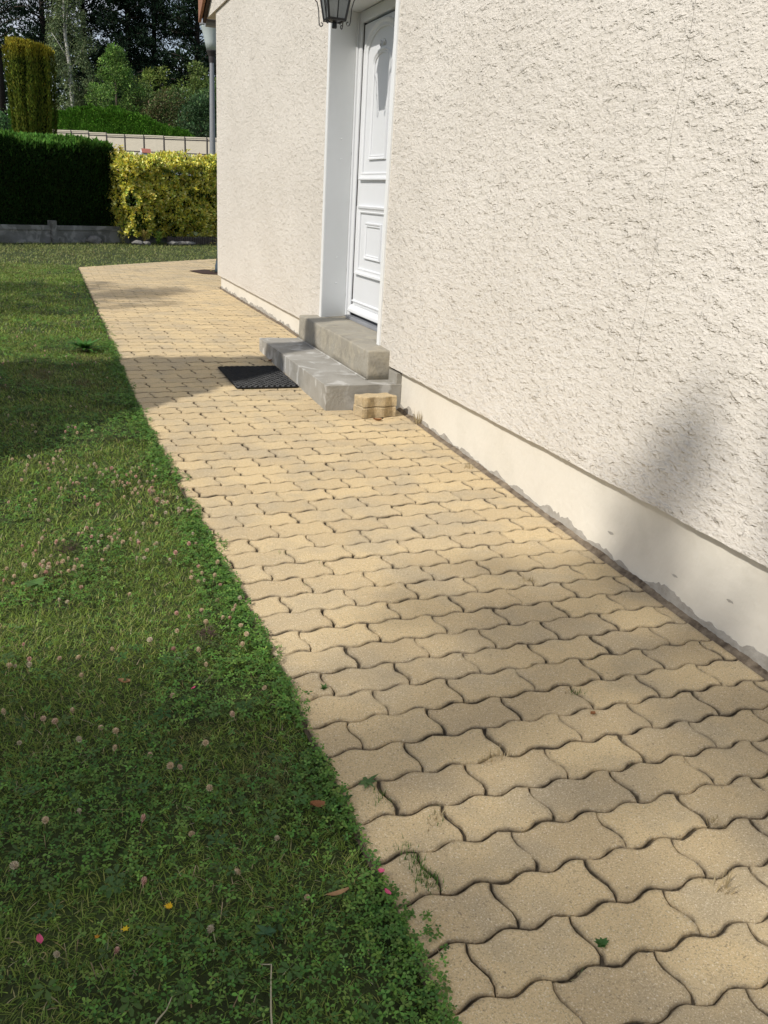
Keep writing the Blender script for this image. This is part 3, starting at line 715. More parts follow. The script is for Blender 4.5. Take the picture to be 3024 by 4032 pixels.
# five-fingered leaves in the nearest grass
tv, t3 = [], []
for a in (90, 150, 210, 330, 30):
    c, s = math.cos(rad(a)), math.sin(rad(a)); b = len(tv); L_ = 1 if a in (90, 30, 150) else .75
    q = lambda u, v, z: (c*v*L_-s*u, s*v*L_+c*u, z)
    tv += [q(0, .08, 0), q(.20, .62, .08), q(.1, .95, .02), q(-.1, .95, .02), q(-.20, .62, .08), q(0, .6, -.03)]
    t3 += [(b, b+1, b+5), (b+1, b+2, b+5), (b+2, b+3, b+5), (b+3, b+4, b+5), (b+4, b, b+5)]
n = 190; x = rng.uniform(-2.7, -1.46, n); y = rng.uniform(.7, 2.3, n)
N = unit(np.stack([rng.normal(0, .25, n), rng.normal(0, .25, n)-.1, np.ones(n)], -1)); hd = rng.uniform(0, 6.28, n)
D = np.stack([np.cos(hd), np.sin(hd), 0*hd], -1); D = unit(D-N*(D*N).sum(-1, keepdims=True))
tag(scatter('cinquefoil_leaves', tv, t3, None, np.stack([x, y, gz(y)+rng.uniform(.0, .02, n)], -1), np.cross(D, N), D, N, rng.uniform(.016, .028, n), mixcol(n, [(.06, .13, .035), (.08, .15, .04)], [1, 1]), M_grass),
    'broad five fingered leaves in the nearest shaded grass', 'weeds', kind='stuff')
# dry straw lying in the lawn
n = 1100; x, y = lawn_pts(n, .6, 7, -3.2); hd = rng.uniform(0, 6.28, n)
X, Yd, Zn = frames(np.stack([np.cos(hd), np.sin(hd), rng.uniform(-.05, .3, n)], -1), np.array([0, 0, -1.0]))
tag(scatter('dry_straw', *BLADE, np.stack([x, y, gz(y)+rng.uniform(-.01, .012, n)], -1), X, Yd, Zn, np.stack([rng.uniform(.001, .0022, n), rng.uniform(.02, .06, n), rng.uniform(.0, .03, n)], -1), mixcol(n, [(.42, .36, .22), (.30, .23, .13)], [1, 1]), M_grass),
    'dry straw lying across the lawn', 'straw', kind='stuff')

# clover flower heads: individuals
def head_mesh(seed, c1, c2):
    rs = np.random.default_rng(seed); P = []; 
    n = 46; k = np.arange(n)+.5; ph = np.arccos(1-2*k/n); th = math.pi*(1+5**.5)*k
    d = np.stack([np.cos(th)*np.sin(ph), np.sin(th)*np.sin(ph), np.cos(ph)], -1)
    tvv = np.array(LEAF[0]); hz = .055
    X, Yd, Zn = frames(d*.9+np.array([0, 0, .55]), d)
    P = np.array([0, 0, hz])+d*.0048
    V = (P[:, None]+X[:, None]*tvv[None, :, 0:1]*.0042+Yd[:, None]*tvv[None, :, 1:2]*.0052+Zn[:, None]*tvv[None, :, 2:3]*.006).reshape(-1, 3)
    F = (np.array(LEAF[1])[None]+(np.arange(n)*4)[:, None, None]).reshape(-1, 3)
    c = np.repeat(np.array(c1)+(np.array(c2)-np.array(c1))*rs.uniform(0, 1, (n, 1)), 4, axis=0)
    # solid core and stem
    bm = bmesh.new(); bmesh.ops.create_icosphere(bm, subdivisions=1, radius=.0056, matrix=Matrix.Translation((0, 0, hz)))
    tube(bm, [(-.008, .004, -.03), (-.002, .002, .02), (0, 0, hz-.004)], [.0010, .0009, .0008], 4)
    bmesh.ops.triangulate(bm, faces=bm.faces); me = bpy.data.meshes.new('t'); bm.to_mesh(me); bm.free()
    V2 = np.array([v.co[:] for v in me.vertices]); F2 = np.array([p.vertices[:] for p in me.polygons])
    c2_ = np.where(V2[:, 2:3] > hz-.0065, np.array(c1)*.9, np.array([.22, .24, .10]))
    me2 = fastmesh('clover_flower', np.concatenate([V, V2]), np.concatenate([F, F2+len(V)]), None, np.concatenate([c, c2_]), M_grass)
    return me2
protos = [head_mesh(1, (.50, .38, .24), (.85, .70, .50)), head_mesh(2, (.50, .35, .25), (.85, .66, .50)), head_mesh(3, (.46, .38, .27), (.82, .74, .56)), head_mesh(4, (.50, .26, .21), (.82, .58, .48))]
lbls = ['dry beige clover flower head', 'faded pinkish clover flower head', 'dry greyish clover flower head', 'dusty pink clover flower head']
spots = []
def try_spot(x, y, dmin=.018):
    if x > left(y)-.015: return
    if not inview(x, y, gzf(y)+.03, 0): return
    if all((x-a)**2+(y-b)**2 > dmin**2 for a, b in spots): spots.append((x, y))
while len(spots) < 225: 
    y = random.triangular(2.0, 4.7, 3.1); x = random.uniform(-2.4, -1.42)
    if pnoise(x, y, 4, 30) > .52 or random.random() < .10:
        try_spot(x, y)
        for q in range(random.choice([0, 0, 1, 2])): try_spot(x+random.gauss(0, .03), y+random.gauss(0, .03), .014)
while len(spots) < 262: y = random.uniform(1.15, 2.3); x = random.uniform(-2.2, -1.42); try_spot(x, y, .05)
while len(spots) < 290: y = random.uniform(4.6, 7.5); x = random.uniform(-2.4, -1.55); try_spot(x, y)
used = set()
for x, y in spots:
    k = random.choice([0, 0, 0, 1, 2, 2, 3]); src = protos[k]
    if k in used: o = src.copy(); COL.objects.link(o)
    else: o = src; used.add(k)
    o.location = (x, y, gzf(y)-random.uniform(.012, .026)); o.rotation_euler = (random.gauss(0, .38), random.gauss(0, .38), random.uniform(0, 6.3)); s = random.uniform(.5, .92)*(1.15 if y < 2.3 else 1); o.scale = (s, s, random.uniform(.6, 1.0))
    zone = 'within a hand of the path' if left(y)-x < .16 else ('towards the left edge' if left(y)-x > .52 else 'in mid lawn')
    zone2 = 'nearest shaded' if y < 1.75 else ('shaded' if y < 2.45 else ('half shaded' if y < 2.9 else ('sunlit near' if y < 3.7 else ('sunlit far' if y < 4.5 else 'distant'))))
    tag(o, '%s in the %s grass %s' % (lbls[k], zone2, zone), 'clover flower', 'faded clover flower heads standing in the lawn')
for k, p in enumerate(protos):
    if k not in used: bpy.data.objects.remove(p)

def leafset(name, items, m, label, catg, loc=(0, 0, 0), group=None):
    """items: (base, dir, normal, length, width, colour)"""
    P = np.array([i[0] for i in items], float); D = np.array([i[1] for i in items], float); N = np.array([i[2] for i in items], float)
    X = unit(np.cross(D, N)); D = unit(D); Z = np.cross(X, D)
    o = scatter(name, *BLADE, P, X, D, -Z, np.array([(i[4], i[3], i[3]*.6) for i in items]), np.array([i[5] for i in items]), m)
    o.location = loc
    return tag(o, label, catg, group)
# weeds in the joints
def tuft(x, y, n, h, pal, label, name='joint_weed', spread=.012, line=None):
    it = []
    for i in range(n):
        a = random.uniform(0, 6.28); u = random.uniform(0, 1)
        b = (random.gauss(0, spread)+(line[0]*u if line else 0), random.gauss(0, spread*.6)+(line[1]*u if line else 0), 0)
        c = np.array(random.choice(pal))*random.uniform(.7, 1.3)
        le = random.uniform(.4, 1.4); it.append((b, (math.cos(a)*le, math.sin(a)*le, 1), (0, 0, -1), h*random.uniform(.5, 1.2), .0030, c))
    return leafset(name, it, M_grass, label, 'weed', (x, y, gzf(y)-.012))
GR = [(.10, .20, .04), (.14, .25, .06), (.08, .17, .03)]; DRY = [(.55, .46, .28), (.45, .36, .20), (.33, .26, .14)]; MIXP = GR+DRY
for (x, y, n, h, p, lb, ln) in [
    (-1.189, 2.807, 26, .022, MIXP, 'sparse green weed in the joint near the left edge, farthest of three', None),
    (-1.082, 2.683, 22, .022, MIXP, 'sparse green weed in a joint a hand right of a similar weed', None),
    (-1.175, 2.535, 20, .018, GR, 'tiny green weed in a joint below two other sparse weeds', None),
    (-1.295, 1.318, 200, .026, GR, 'long strip of fresh grass filling a curved joint by the lawn edge', (.012, -.13)),
    (-1.285, 1.445, 46, .026, GR, 'tuft of fine green grass in the joint below the small green rosette', (.0, .05)),
    (-1.187, 1.392, 60, .026, DRY+GR[:1], 'wiry dry tuft with some green in a joint near the lawn edge', (-.02, -.05)),
    (-.381, 2.396, 40, .035, DRY, 'pale straw coloured dry tuft in a joint towards the wall', None),
    (-1.004, 1.526, 50, .034, DRY, 'pale dry grass lying along a joint in mid path', (.06, .005)),
    (-.621, 1.735, 34, .028, MIXP, 'mixed green and dry tuft in a joint right of mid path', (.03, -.02)),
    (-.925, 1.768, 20, .018, DRY, 'little dry tuft in a joint above the pale lying grass', None),
    (-.603, 1.88, 16, .016, MIXP, 'tiny mossy tuft in a joint towards the wall', None),
    (-.577, 1.187, 60, .026, DRY, 'brown matted dry tuft at a joint corner near the right side', None),
    (-.70, 1.085, 12, .014, DRY, 'few dry bits in a joint in the lower right', None),
    (.020, 4.373, 60, .10, DRY, 'tall dry grass stalks against the plinth beside the stacked pavers', None),
    (-.03, 3.60, 30, .05, DRY, 'short dry grass at the foot of the plinth in mid wall', None),
    (-.769, 5.235, 18, .022, GR, 'tiny green weed at the near edge of the black mat', None),
    (-.469, 4.69, 26, .022, MIXP, 'small green weed at the near corner of the lower step', None),
    (-.232, 3.018, 14, .014, GR, 'tiny green speck of weed in a joint midway to the steps', None),
    (-.70, 1.02, 24, .05, DRY, 'thin dry stalks over a joint at the bottom of the view', None)]:
    tuft(x, y, n, h, p, lb, line=ln)
for i in range(60):                                           # debris line and tiny weeds at the foot of the wall
    pass
n = 900; y = rng.uniform(1.2, 10.4, n); y = y[(y < 4.65) | (y > 6.5)]; n = len(y); x = rng.normal(.008, .012, n); hd = rng.uniform(0, 6.28, n)
X, Yd, Zn = frames(np.stack([np.cos(hd), np.sin(hd), rng.uniform(0, 1.2, n)], -1), np.array([0, 0, -1.0]))
tag(scatter('wall_foot_debris', *BLADE, np.stack([x, y, gz(y)-.012], -1), X, Yd, Zn, np.stack([rng.uniform(.0015, .005, n), rng.uniform(.008, .03, n), rng.uniform(.0, .02, n)], -1), mixcol(n, [(.10, .055, .035), (.22, .16, .09), (.05, .035, .025)], [2, 1, 2]), M_grass),
    'dry plant debris caught between pavers and plinth', 'debris', kind='stuff')
n = 420; x = rng.uniform(-1.36, -.05, n); y = rng.uniform(.8, 6, n); hd = rng.uniform(0, 6.28, n)
row = np.round((y-PY0)/PW)*PW+PY0+rng.normal(0, .006, n); y = np.where(rng.uniform(0, 1, n) < .85, row-.003, y)
X, Yd, Zn = frames(np.stack([np.cos(hd), np.sin(hd), rng.uniform(0, .5, n)], -1), np.array([0, 0, -1.0]))
tag(scatter('joint_debris', *BLADE, np.stack([x, y, gz(y)-.004], -1), X, Yd, Zn, np.stack([rng.uniform(.001, .003, n), rng.uniform(.004, .012, n), rng.uniform(.0, .01, n)], -1), mixcol(n, [(.08, .05, .035), (.30, .22, .12), (.05, .035, .025)], [2, 1, 2]), M_grass),
    'dark crumbs and bits of dry grass in the joints of the path', 'debris', kind='stuff')
n = 5200; x = rng.uniform(-1.36, .0, n); kk = rng.integers(-1, 42, n); y0_ = PY0+kk*PW
y = y0_-.0088*np.sin(2*np.pi*(x-PX0)/(PL/2))+rng.normal(0, .0016, n)
k = (pnoise(x, y, 7, 41)*.6+pnoise(x, y, 23, 42)*.4 > .60) & ((y < 4.6) | (x < -.5)); x, y = x[k], y[k]; n = len(x); hd = rng.uniform(0, 6.28, n)
X, Yd, Zn = frames(np.stack([np.cos(hd), np.sin(hd), rng.uniform(.1, 1.4, n)], -1), np.array([0, 0, -1.0]))
l_ = rng.uniform(.004, .013, n)
tag(scatter('joint_moss', *BLADE, np.stack([x, y, gz(y)-.007], -1), X, Yd, Zn, np.stack([rng.uniform(.0012, .003, n), l_, l_*.6], -1), mixcol(n, [(.10, .15, .05), (.36, .29, .17), (.12, .085, .05), (.22, .18, .10)], [2, 2, 2, 2]), M_grass),
    'fine moss and dry bits filling parts of the paver joints', 'moss', kind='stuff')
def rosette(x, y, n, L_, W_, col_, label, name, lift=.35, z=-.004, catg='weed'):
    it = []
    for i in range(n):
        a = i*2.4+random.uniform(-.2, .2); l_ = L_*random.uniform(.65, 1.1)
        it.append(((math.cos(a)*-.002, math.sin(a)*-.002, .002*(i % 3)), (math.cos(a), math.sin(a), lift*random.uniform(.3, 1.7)), (0, 0, 1), l_, W_*random.uniform(.8, 1.2), np.array(col_)*random.uniform(.8, 1.25)))
    return leafset(name, it, M_grass, label, catg, (x, y, gzf(y)+z))
rosette(-1.299, 1.529, 9, .034, .013, (.09, .17, .05), 'small green rosette of spoon shaped leaves in a joint near the lawn', 'joint_rosette', .3)
rosette(-1.026, .977, 14, .020, .014, (.055, .14, .035), 'bright round leaved seedling at a joint in the bottom of the path', 'seedling', .8)
rosette(-1.286, 1.925, 18, .018, .010, (.09, .18, .05), 'bushy little green seedling in a joint by the lawn edge', 'seedling', 1.0)
rosette(-1.311, 1.058, 7, .014, .007, (.05, .12, .035), 'tiny pair of dark green seedlings near the lawn edge at bottom', 'seedling', .7)
rosette(-1.70, 6.5, 46, .15, .034, (.07, .19, .035), 'large leafy green dandelion rosette in the lawn beyond the shadow', 'weed_rosette', .55, 0)
rosette(-2.02, 2.72, 8, .05, .034, (.10, .20, .05), 'broad pale green plantain leaves in the sunlit lawn at far left', 'weed_rosette', .25, .01)
rosette(-1.62, 1.18, 6, .026, .014, (.05, .12, .05), 'greyish green broad leaves beside the curved dry stalk', 'weed_rosette', .4, .005)
def daisy(x, y, c, label, r=.010, h=.045, n=11):
    it = []
    for i in range(n):
        a = i*2*math.pi/n; it.append(((0, 0, h), (math.cos(a), math.sin(a), .75), (0, 0, 1), r*random.uniform(.8, 1.15), .0045, np.array(c)*random.uniform(.85, 1.1)))
    for i in range(2): it.append(((0, 0, -.02), (.05*i, .03, 1), (0, 1, 0), h+.021, .0022, (.08, .12, .03)))
    return leafset('yellow_flower', it, M_grass, label, 'flower', (x, y, gzf(y)-.008))
daisy(-1.786, 1.259, (.85, .55, .02), 'open yellow flower in the shaded grass, right of the other yellow one')
daisy(-1.866, 1.231, (.85, .62, .03), 'half open yellow flower in the shaded grass', .009, .045, 6)
daisy(-1.914, 1.238, (.55, .26, .02), 'small closed orange flower bud in the shaded grass', .006, .035, 5)
daisy(-1.68, 8.9, (.75, .65, .08), 'yellow flower at the lawn edge far along the path', .018, .10, 9)
def petal(name, x, y, c, L_, W_, label, catg, z=.016, rz=None):
    bm = bmesh.new(); a = rz if rz is not None else random.uniform(0, 6.28); gridv = []
    for i in range(6):
        t = i/5; wv = W_*math.sin(math.pi*(.12+.84*t))**.8
        gridv.append([bm.verts.new((s*wv/2, (t-.5)*L_, .35*W_*abs(s)+.18*L_*(t-.5)**2*2)) for s in (-1, 0, 1)])
    for i in range(5):
        for j in range(2): bm.faces.new((gridv[i][j], gridv[i][j+1], gridv[i+1][j+1], gridv[i+1][j]))
    me = bpy.data.meshes.new(name); bm.to_mesh(me); bm.free(); me.shade_smooth()
    o = link(name, me, c); o.location = (x, y, gzf(y)+z); o.rotation_euler = (random.uniform(-.3, .3), random.uniform(-.3, .3), a); return tag(o, label, catg)
M_pink = mat('pink_petal', (.62, .10, .20), .6); M_brown = mat('brown_dry_leaf', (.22, .09, .035), .7, (40, (.32, .16, .07), .8)); M_tanleaf = mat('tan_dry_leaf', (.36, .22, .10), .7, (40, (.25, .14, .07), .8))
petal('petal', -2.009, 1.262, M_pink, .024, .012, 'pink petal lying in the dark grass at lower left', 'petal', .024, .15)
petal('petal', -1.63, 1.978, M_pink, .018, .008, 'narrow pink petal in the clover, upper one by mid lawn', 'petal', .022, -.7)
petal('petal', -1.372, 1.245, M_pink, .014, .010, 'pink petal at the lawn edge, upper of a close pair', 'petal', .02, .9)
petal('petal', -1.380, 1.19, M_pink, .018, .010, 'pink petal at the lawn edge, lower of a close pair', 'petal', .02, .3)
petal('fallen_leaf', -1.440, 1.470, M_brown, .034, .022, 'curled red brown leaf in the grass at the path edge', 'leaf', .012, 1.4)
petal('fallen_leaf', -1.470, 1.22, M_tanleaf, .045, .012, 'slender tan leaf lying in dry grass near the path', 'leaf', .014, 1.35)
petal('fallen_leaf', -1.80, 2.06, M_tanleaf, .032, .020, 'brown crumpled leaf in the middle of the shaded lawn', 'leaf', .016, 1.2)
petal('fallen_leaf', -.205, 4.445, M_brown, .05, .026, 'red brown leaf on the pavers before the two stacked pavers', 'leaf', .006, 1.5)
petal('fallen_leaf', -.62, 1.62, M_brown, .016, .016, 'tiny rolled brown leaf on a joint of the shaded pavers', 'leaf', .004, 1.5)
petal('fallen_leaf', -.455, 6.02, M_brown, .04, .02, 'small brown leaf at the far foot of the lower step', 'leaf', .008, .5)
bm = bmesh.new(); tube(bm, [(-1.66, .97, gzf(1.0)), (-1.652, 1.02, gzf(1.1)+.008), (-1.64, 1.07, gzf(1.1)+.014), (-1.632, 1.10, gzf(1.2)+.016), (-1.650, 1.112, gzf(1.2)+.010)], [.0018, .0017, .0014, .0014, .0008], 5)
M_straw = mat('pale_stalk', (.40, .36, .24), .8); tag(bmobj('dry_stalk', bm, M_straw), 'pale bent dry stalk rising from the shaded lawn at bottom', 'stalk')
bm = bmesh.new(); tube(bm, [(-1.845, 1.045, gzf(1.1)+.004), (-1.83, 1.06, gzf(1.1)+.010), (-1.815, 1.075, gzf(1.1)+.008), (-1.80, 1.10, gzf(1.1)+.014)], [.0012, .0018, .0012, .0008], 5)
tag(bmobj('twig', bm, M_straw), 'short pale twig lying in the darkest grass near the bottom', 'twig')

# ------------------------------------------------------------------ hedge, low wall, yellow bush
HD = np.array([.823, .568]); HN = np.array([-.568, .823])      # along the hedge, away from us
H0 = np.array([-2.676, 17.66])
def hp(t, d): return H0+HD*t+HN*d
lw = empty('low_concrete_wall', (H0[0], H0[1], gzf(17.6))); tag(lw, 'low weathered concrete slab wall with posts under the dark hedge', 'wall')
def hbox(name, t0, t1, d0, d1, z0, z1, m, par, bev=0):
    bm = bmesh.new(); c = hp((t0+t1)/2, (d0+d1)/2); obox(bm, c, HD, HN, (t1-t0)/2, (d1-d0)/2, z0, z1, bev); return bmobj(name, bm, m, par)
t = -5.75
for i in range(7):
    t0 = 1.13+(i-5)*1.72
    hbox('post', t0-.055, t0+.055, -.05, .10, -.25, .235, M_lowwall, lw, .008)
    hbox('slab', t0+.06, t0+1.655, .0, .05, -.25, .13, M_lowwall, lw, .004); hbox('ledge', t0+.06, t0+1.655, -.018, .055, .06, .145, M_lowwall, lw, .004)
def hedge_leaves(n, t0, t1, d0, d1, z0, ztop, tuftz=.12):
    """points on a hedge box surface: front, top, ends"""
    T, H = t1-t0, ztop-z0; a = np.array([T*H, T*(d1-d0)*.9, (d1-d0)*H*.5, (d1-d0)*H*.5]); f = rng.choice(4, n, p=a/a.sum())
    u, v = rng.uniform(0, 1, n), rng.uniform(0, 1, n); t = t0+u*T; d = d0+v*(d1-d0); z = z0+v*H
    nr = np.zeros((n, 3))
    dd = np.where(f == 0, d0, d); tt = np.where(f == 2, t0, np.where(f == 3, t1, t)); uu = rng.uniform(0, 1, n)
    zz = np.where(f == 1, ztop, z0+v*H); dd = np.where((f == 2) | (f == 3), d0+uu*(d1-d0), dd)
    nr[f == 0] = (-HN[0], -HN[1], 0); nr[f == 1] = (0, 0, 1); nr[f == 2] = (-HD[0], -HD[1], 0); nr[f == 3] = (HD[0], HD[1], 0)
    bul = (pnoise(tt*1.0+dd, zz, 2.2, 4)-.5)*.16+(pnoise(tt+dd*2, zz, 7, 5)-.5)*.09-rng.exponential(.05, n)
    xy = H0+HD*tt[:, None]+HN*dd[:, None]; P = np.concatenate([xy, zz[:, None]], 1)+nr*bul[:, None]
    return P, nr, f
tag_h = empty('hedge', (*hp(-2, .5), gzf(18))); tag(tag_h, 'dark green clipped thuja hedge behind the low concrete wall', 'hedge')
P, nr, f = hedge_leaves(85000, -6.0, 2.75, .12, 1.2, .1, 1.62)
D = nr*.7+np.array([0, 0, .9])+rng.normal(0, .35, P.shape); D[f == 1] += rng.normal(0, .5, (int((f == 1).sum()), 3))
X, Yd, Zn = frames(D, nr+rng.normal(0, .3, P.shape)); n = len(P); top = (f == 1)
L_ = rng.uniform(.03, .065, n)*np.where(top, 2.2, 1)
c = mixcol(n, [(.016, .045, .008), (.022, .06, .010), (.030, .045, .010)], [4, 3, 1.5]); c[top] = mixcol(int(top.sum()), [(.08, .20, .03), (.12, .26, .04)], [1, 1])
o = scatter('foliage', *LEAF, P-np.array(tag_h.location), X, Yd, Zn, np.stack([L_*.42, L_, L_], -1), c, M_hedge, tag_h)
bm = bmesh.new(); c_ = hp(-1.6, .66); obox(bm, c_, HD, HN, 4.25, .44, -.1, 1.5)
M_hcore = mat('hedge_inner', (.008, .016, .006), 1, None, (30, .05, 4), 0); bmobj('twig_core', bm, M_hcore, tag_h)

bush = empty('variegated_bush', (*hp(3.6, .3), gzf(19))); tag(bush, 'broad yellow and green variegated shrub beside the dark hedge', 'shrub')
n = 34000; T0, T1, d0, d1 = 2.70, 6.2, -.42, .75; zb0, ztp = -.02, 1.50
f = rng.choice(4, n, p=[.56, .28, .12, .04]); u, v, w_ = rng.uniform(0, 1, (3, n))
tt = np.where(f == 2, T0, np.where(f == 3, T1, T0+u*(T1-T0))); dd = np.where(f == 0, d0, d0+w_*(d1-d0)); zz = np.where(f == 1, ztp, zb0+v*(ztp-zb0))
nr = np.zeros((n, 3)); nr[f == 0] = (-HN[0], -HN[1], .15); nr[f == 1] = (0, 0, 1); nr[f == 2] = (-HD[0], -HD[1], .1); nr[f == 3] = (HD[0], HD[1], 0)
lump = (pnoise(tt, zz, 2.6, 61)-.5)*.24+(pnoise(tt+dd, zz-dd, 6.5, 62)-.5)*.22; lump += (pnoise(tt*1.3+dd, zz, 9, 67)-.5)*.20; lump = np.where(f == 2, lump*.8+.04-.06*np.abs(zz-.8), lump)
rnd_ = np.clip((zz-1.1)/.4, 0, 1)**2*.10+np.clip((.35-zz)/.35, 0, 1)*.16; low = np.clip((.25-zz)/.25, 0, 1)
dep = rng.exponential(.055, n)
ztopn = np.where(f == 1, (pnoise(tt, dd, 3, 64)-.5)*.14-.18*np.clip((3.0-tt)/.3, 0, 1)**2, 0)
xy = H0+HD*tt[:, None]+HN*dd[:, None]; P = np.concatenate([xy, zz[:, None]], 1)+nr*(lump-dep-rnd_*(f == 0))[:, None]; P[:, 2] += ztopn
P[:, 2] = np.maximum(P[:, 2], -.14)
D = nr*.8+np.array([0, 0, .35])+rng.normal(0, .6, P.shape); X, Yd, Zn = frames(D, nr+np.array([-.2, -.1, .7])+rng.normal(0, .45, P.shape))
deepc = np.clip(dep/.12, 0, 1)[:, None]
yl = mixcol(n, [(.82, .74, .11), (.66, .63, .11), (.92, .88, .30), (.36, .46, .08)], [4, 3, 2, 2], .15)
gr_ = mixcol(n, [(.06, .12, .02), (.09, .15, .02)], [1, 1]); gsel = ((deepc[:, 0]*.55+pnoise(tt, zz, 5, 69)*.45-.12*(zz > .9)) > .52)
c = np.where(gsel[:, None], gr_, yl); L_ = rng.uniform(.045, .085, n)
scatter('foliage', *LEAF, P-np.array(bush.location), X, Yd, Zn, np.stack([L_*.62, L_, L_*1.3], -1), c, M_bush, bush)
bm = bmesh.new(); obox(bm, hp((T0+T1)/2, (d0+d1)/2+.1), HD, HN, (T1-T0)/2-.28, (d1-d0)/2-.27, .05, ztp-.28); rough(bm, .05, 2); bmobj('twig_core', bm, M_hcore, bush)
sh = []
for k in range(9):                                            # sprigs standing above the bush
    tq = [2.7, 2.85, 3.0, 4.02, 4.07, 4.4, 4.45, 5.1, 5.35][k]; b_ = hp(tq, .1+random.uniform(-.1, .2))
    for i in range(26):
        a = random.uniform(0, 6.28); h = random.uniform(0, .24); sh.append(((b_[0]+math.cos(a)*.02, b_[1]+math.sin(a)*.02, 1.45+h), (math.cos(a), math.sin(a), .7), (-.3, -.3, 1), .05, .03, np.array((.55, .47, .08))*random.uniform(.6, 1.2)))
P = np.array([i[0] for i in sh]); D = np.array([i[1] for i in sh]); X, Yd, Zn = frames(D, np.array([-.2, -.2, 1.0]))
tag(scatter('sprigs', *LEAF, P-np.array(bush.location), X, Yd, Zn, np.full(len(P), .05), np.array([i[5] for i in sh]), M_bush, bush), kind='stuff')

# timber edging, stones, herbs at the foot of the bush
ed = empty('log_edging', (*hp(4.3, -.55), gzf(19.5))); tag(ed, 'row of short upright weathered logs below the yellow bush', 'garden edging')
for i in range(34):
    t_ = 3.55+i*.062; p_ = hp(t_, -.50+.01*math.sin(i)); bm = bmesh.new()
    tube(bm, [(p_[0], p_[1], -.22), (p_[0], p_[1], -.02+random.uniform(-.012, .012))], .030, 8); bmobj('log', bm, M_log, ed)
for i, (t_, d_, r_, lb) in enumerate([(2.62, -.62, .09, 'pale rubble stone in the grass below the yellow bush, leftmost of the group'), (2.82, -.66, .075, 'light grey broken stone next to the herb below the bush'), (3.45, -.75, .09, 'reddish rubble stone right of the herb below the bush'),
        (3.62, -.80, .10, 'flat grey stone in the rubble line below the bush'), (3.85, -.74, .08, 'small dark stone in the rubble line below the bush'), (4.02, -.70, .07, 'rightmost small stone in the rubble line below the bush'), (1.95, -.14, .12, 'tilted dark grey stone leaning on the low concrete wall')]):
    p_ = hp(t_, d_); bm = bmesh.new(); bmesh.ops.create_icosphere(bm, subdivisions=2, radius=1); rough(bm, .35, 1.6, i*7)
    bmesh.ops.scale(bm, vec=(r_*1.3, r_*.8, r_*.55 if i < 6 else r_*.9), verts=bm.verts); bmesh.ops.translate(bm, vec=(p_[0], p_[1], gzf(p_[1])+r_*.2), verts=bm.verts)
    tag(bmobj('stone', bm, M_stone), lb, 'stone')
def herb(t_, d_, n_, h, pal, label):
    p_ = hp(t_, d_); it = []
    for i in range(n_):
        a = random.uniform(0, 6.28); r = random.uniform(0, .09); z = random.uniform(0, h); it.append(((math.cos(a)*r*.4, math.sin(a)*r*.4, z*.75), (math.cos(a), math.sin(a), .8), (0, 0, 1), random.uniform(.05, .14), random.uniform(.015, .03), np.array(random.choice(pal))*random.uniform(.7, 1.2)))
    return leafset('herb', it, M_grass, label, 'plant', (p_[0], p_[1], gzf(p_[1])))
herb(3.15, -.66, 90, .30, [(.10, .20, .03), (.16, .24, .05)], 'fresh green herb growing among stones below the yellow bush')
herb(2.88, -.55, 60, .34, [(.40, .30, .10), (.22, .20, .06)], 'yellowing dry herb left of the fresh green one below the bush')
herb(2.35, -.5, 40, .22, [(.20, .19, .08), (.12, .13, .05)], 'dry wispy grass tuft between low wall and bush')

# trimmed column tree
col = empty('columnar_yew', (-1.95, 20.6, gzf(20.6))); tag(col, 'tall golden green columnar yew with a flat cut top behind the hedge', 'tree')
bm = bmesh.new(); lathe(bm, (-1.95, 20.6, 0), [(.16, -.15), (.24, 1.0), (.33, 2.0), (.34, 3.2), (.2, 3.45)], 14); bmobj('trunk', bm, M_hcore, col)
n = 42000; th = rng.uniform(0, 2*math.pi, n); v = rng.uniform(0, 1, n); z = -.1+v*3.5; istop = rng.uniform(0, 1, n) < .10
rr = np.interp(z, [-.1, 1.2, 1.9, 2.6, 3.3, 3.55], [.25, .32, .385, .41, .41, .39]); groove = (pnoise(th*4.0, z*.30, 1.0, 71)-.5)*.20+(pnoise(th*9, z*1.1, 1.4, 72)-.5)*.08
# wrap seam
dep = rng.exponential(.022, n); r = rr+groove-dep; r = np.where(istop, np.sqrt(rng.uniform(0, 1, n))*.42, r); z = np.where(istop, 3.36+rng.uniform(0, .12, n)-.05*np.cos(th), z)
P = np.stack([-1.95+r*np.cos(th), 20.6+r*np.sin(th), z], -1); N = np.stack([np.cos(th), np.sin(th), 0*th], -1)
D = N*.35+np.array([0, 0, 1.0])+rng.normal(0, .25, P.shape); X, Yd, Zn = frames(D, N+rng.normal(0, .3, P.shape)); L_ = rng.uniform(.04, .085, n)
tp = np.clip((z-3.12)/.3, 0, 1)[:, None]; c = mixcol(n, [(.14, .18, .022), (.10, .14, .018), (.20, .21, .03), (.045, .07, .012)], [4, 4, 2, 2], .2)*(1-tp)+mixcol(n, [(.38, .32, .03), (.26, .24, .03)], [1, 1])*tp
scatter('foliage', *LEAF, P-np.array(col.location), X, Yd, Zn, np.stack([L_*.35, L_, L_], -1), c, M_hedge, col)

